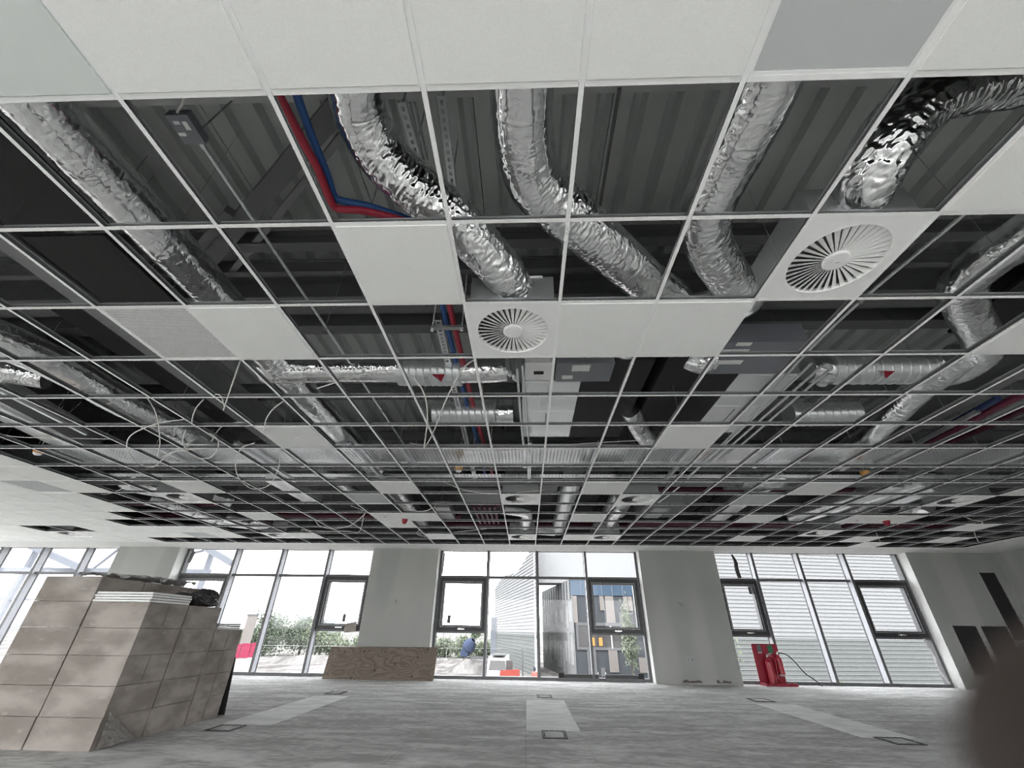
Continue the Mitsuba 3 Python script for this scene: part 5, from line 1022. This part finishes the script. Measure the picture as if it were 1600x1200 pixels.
put('jacket', limb([((J(-.05, 0, .60), .145), (J(.05, 0, .60), .145)), ((J(0, 0, .62), .155), (J(0, 0, 1.0), .17)), ((J(-.15, 0, 1.07), .085), (J(.15, 0, 1.07), .085)), ((J(-.16, 0, 1.06), .07), (J(-.22, .04, .78), .06)), ((J(-.22, .04, .78), .058), (J(-.2, -.08, .60), .045)), ((J(.16, 0, 1.06), .07), (J(.22, -.04, .78), .06)), ((J(.22, -.04, .78), .058), (J(.2, -.16, .62), .045))]), 'hivis', k, smooth=True)
put('helmet', Mesh().lathe([(0.115, 1.30), (0.12, 1.33), (0.10, 1.40), (0.05, 1.44), (0.001, 1.445)], (px, py - 0.01, -2.98), n=16), 'trouser', k, smooth=40)
k = thing('steel_frame', 'grey steel building frame with trusses going up outside, seen through the far left windows', 'steel frame')
for a, b, w in (((-46, 50, -3.6), (-46, 50, 14), .45), ((-36.5, 50, -3.6), (-36.5, 50, 14), .45), ((-58, 50, -3.6), (-58, 50, 14), .45), ((-40.5, 50, -3.6), (-40.5, 50, 6.5), .35), ((-70, 50, 6.4), (-36, 50, 6.4), .5), ((-70, 50, 11.5), (-30, 44, 10), .5), ((-66, 49, 11.5), (-50, 49, 6.4), .6), ((-54, 49, 11.5), (-40, 49, 6.6), .6), ((-44, 49, 12), (-33, 49, 7.2), .6),
                ((-46, 50, 9.0), (-36.5, 50, 9.0), .2), ((-46, 50, 6.5), (-36.5, 50, 9.0), .2), ((-70, 50, 3.6), (-34, 50, 3.0), .2), ((-50, 50, 6.6), (-46, 50, 11), .2), ((-62, 50, 9), (-50, 50, 9), .2)):
    put('member', Mesh().bar(a, b, w, w), 'steelwork', k)

# ------------------------------------------------------------------ the hand whose fingertip covers the lower right corner of the picture, and the unseen phone added to shade it
h = thing('hand', 'out-of-focus fingertip coloured dark as in shade, covering the lower right corner of the photo', 'hand')
mmr = 0.001
def fing(*j): return [((j[i][0], j[i][1] * mmr), (j[i + 1][0], j[i + 1][1] * mmr)) for i in range(len(j) - 1)]
hand_parts = (fing(((0.4046, -0.7379, 0.9239), 6.6), ((0.4137, -0.7330, 0.9123), 7.6), ((0.4244, -0.7334, 0.8922), 8.6), ((0.4286, -0.7576, 0.8590), 11))
    + fing(((0.3877, -0.7314, 0.8633), 6.6), ((0.3994, -0.7207, 0.8579), 7.6), ((0.4195, -0.7215, 0.8527), 8.8), ((0.4307, -0.7529, 0.8396), 11)) + fing(((0.3897, -0.7265, 0.8475), 6.4), ((0.4015, -0.7164, 0.8430), 7.4), ((0.4196, -0.7167, 0.8369), 8.4), ((0.4307, -0.7471, 0.8221), 10.5))
    + fing(((0.3958, -0.7215, 0.8318), 5.6), ((0.4056, -0.7137, 0.8271), 6.4), ((0.4197, -0.7152, 0.8227), 7.2), ((0.4287, -0.7423, 0.8063), 9.5)) + fing(((0.3842, -0.7545, 0.8821), 7.5), ((0.4005, -0.7591, 0.8675), 8.8), ((0.4173, -0.7734, 0.8379), 11), ((0.4363, -0.7934, 0.8025), 15))
    + fing(((0.4286, -0.7576, 0.8590), 11), ((0.4387, -0.8030, 0.7991), 17)) + fing(((0.4307, -0.7529, 0.8396), 12), ((0.4426, -0.7997, 0.7940), 17)) + fing(((0.4307, -0.7471, 0.8221), 11), ((0.4446, -0.7976, 0.7906), 17)) + fing(((0.4287, -0.7423, 0.8063), 10), ((0.4446, -0.7966, 0.7888), 17))
    + fing(((0.4286, -0.7576, 0.8590), 11), ((0.4307, -0.7529, 0.8396), 11)) + fing(((0.4307, -0.7529, 0.8396), 11), ((0.4307, -0.7471, 0.8221), 10.5)) + fing(((0.4307, -0.7471, 0.8221), 10.5), ((0.4287, -0.7423, 0.8063), 9.5))
    + fing(((0.4415, -0.7958, 0.7951), 22), ((0.4518, -0.8221, 0.7502), 26)))
def limb_mm(parts):
    sc = 1000.0
    big = [(((np.array(a) - np.array(hand_o)) * sc, ra * sc), ((np.array(b) - np.array(hand_o)) * sc, rb * sc)) for (a, ra), (b, rb) in parts]
    t = limb(big, refine=3.0, smooth=6); t.apply_scale(1 / sc); t.apply_translation(hand_o); return t
hand_o = (0.3817, -0.7573, 0.9294)
put('skin', limb_mm(hand_parts), 'shaded_finger', h, smooth=True)
put('sleeve', limb_mm(fing(((0.4507, -0.8198, 0.7539), 33), ((0.4782, -0.9089, 0.6047), 44), ((0.4925, -0.9462, 0.5122), 50))), 'trouser', h, smooth=True)
k = thing('phone', 'dark phone held in the hand, unseen, added to shade the fingertip', 'phone')
pc = [np.array(q) for q in ((0.2467, -0.7392, 0.8734), (0.2465, -0.7326, 0.8774), (0.2471, -0.7783, 0.9386), (0.2469, -0.7717, 0.9426), (0.4176, -0.7341, 0.8755), (0.4174, -0.7274, 0.8795), (0.4180, -0.7732, 0.9407), (0.4178, -0.7665, 0.9447))]
put('body', Mesh().hexa(pc), 'black_frame', k)
put('lens_ring', Mesh().lathe([(0.004, -0.0012), (0.0065, -0.0012), (0.0065, -0.0004), (0.004, -0.0004)], hand_o, np.array((0.3496, 0.0997, 1.4437)) - np.array(hand_o), 24), 'black', k)
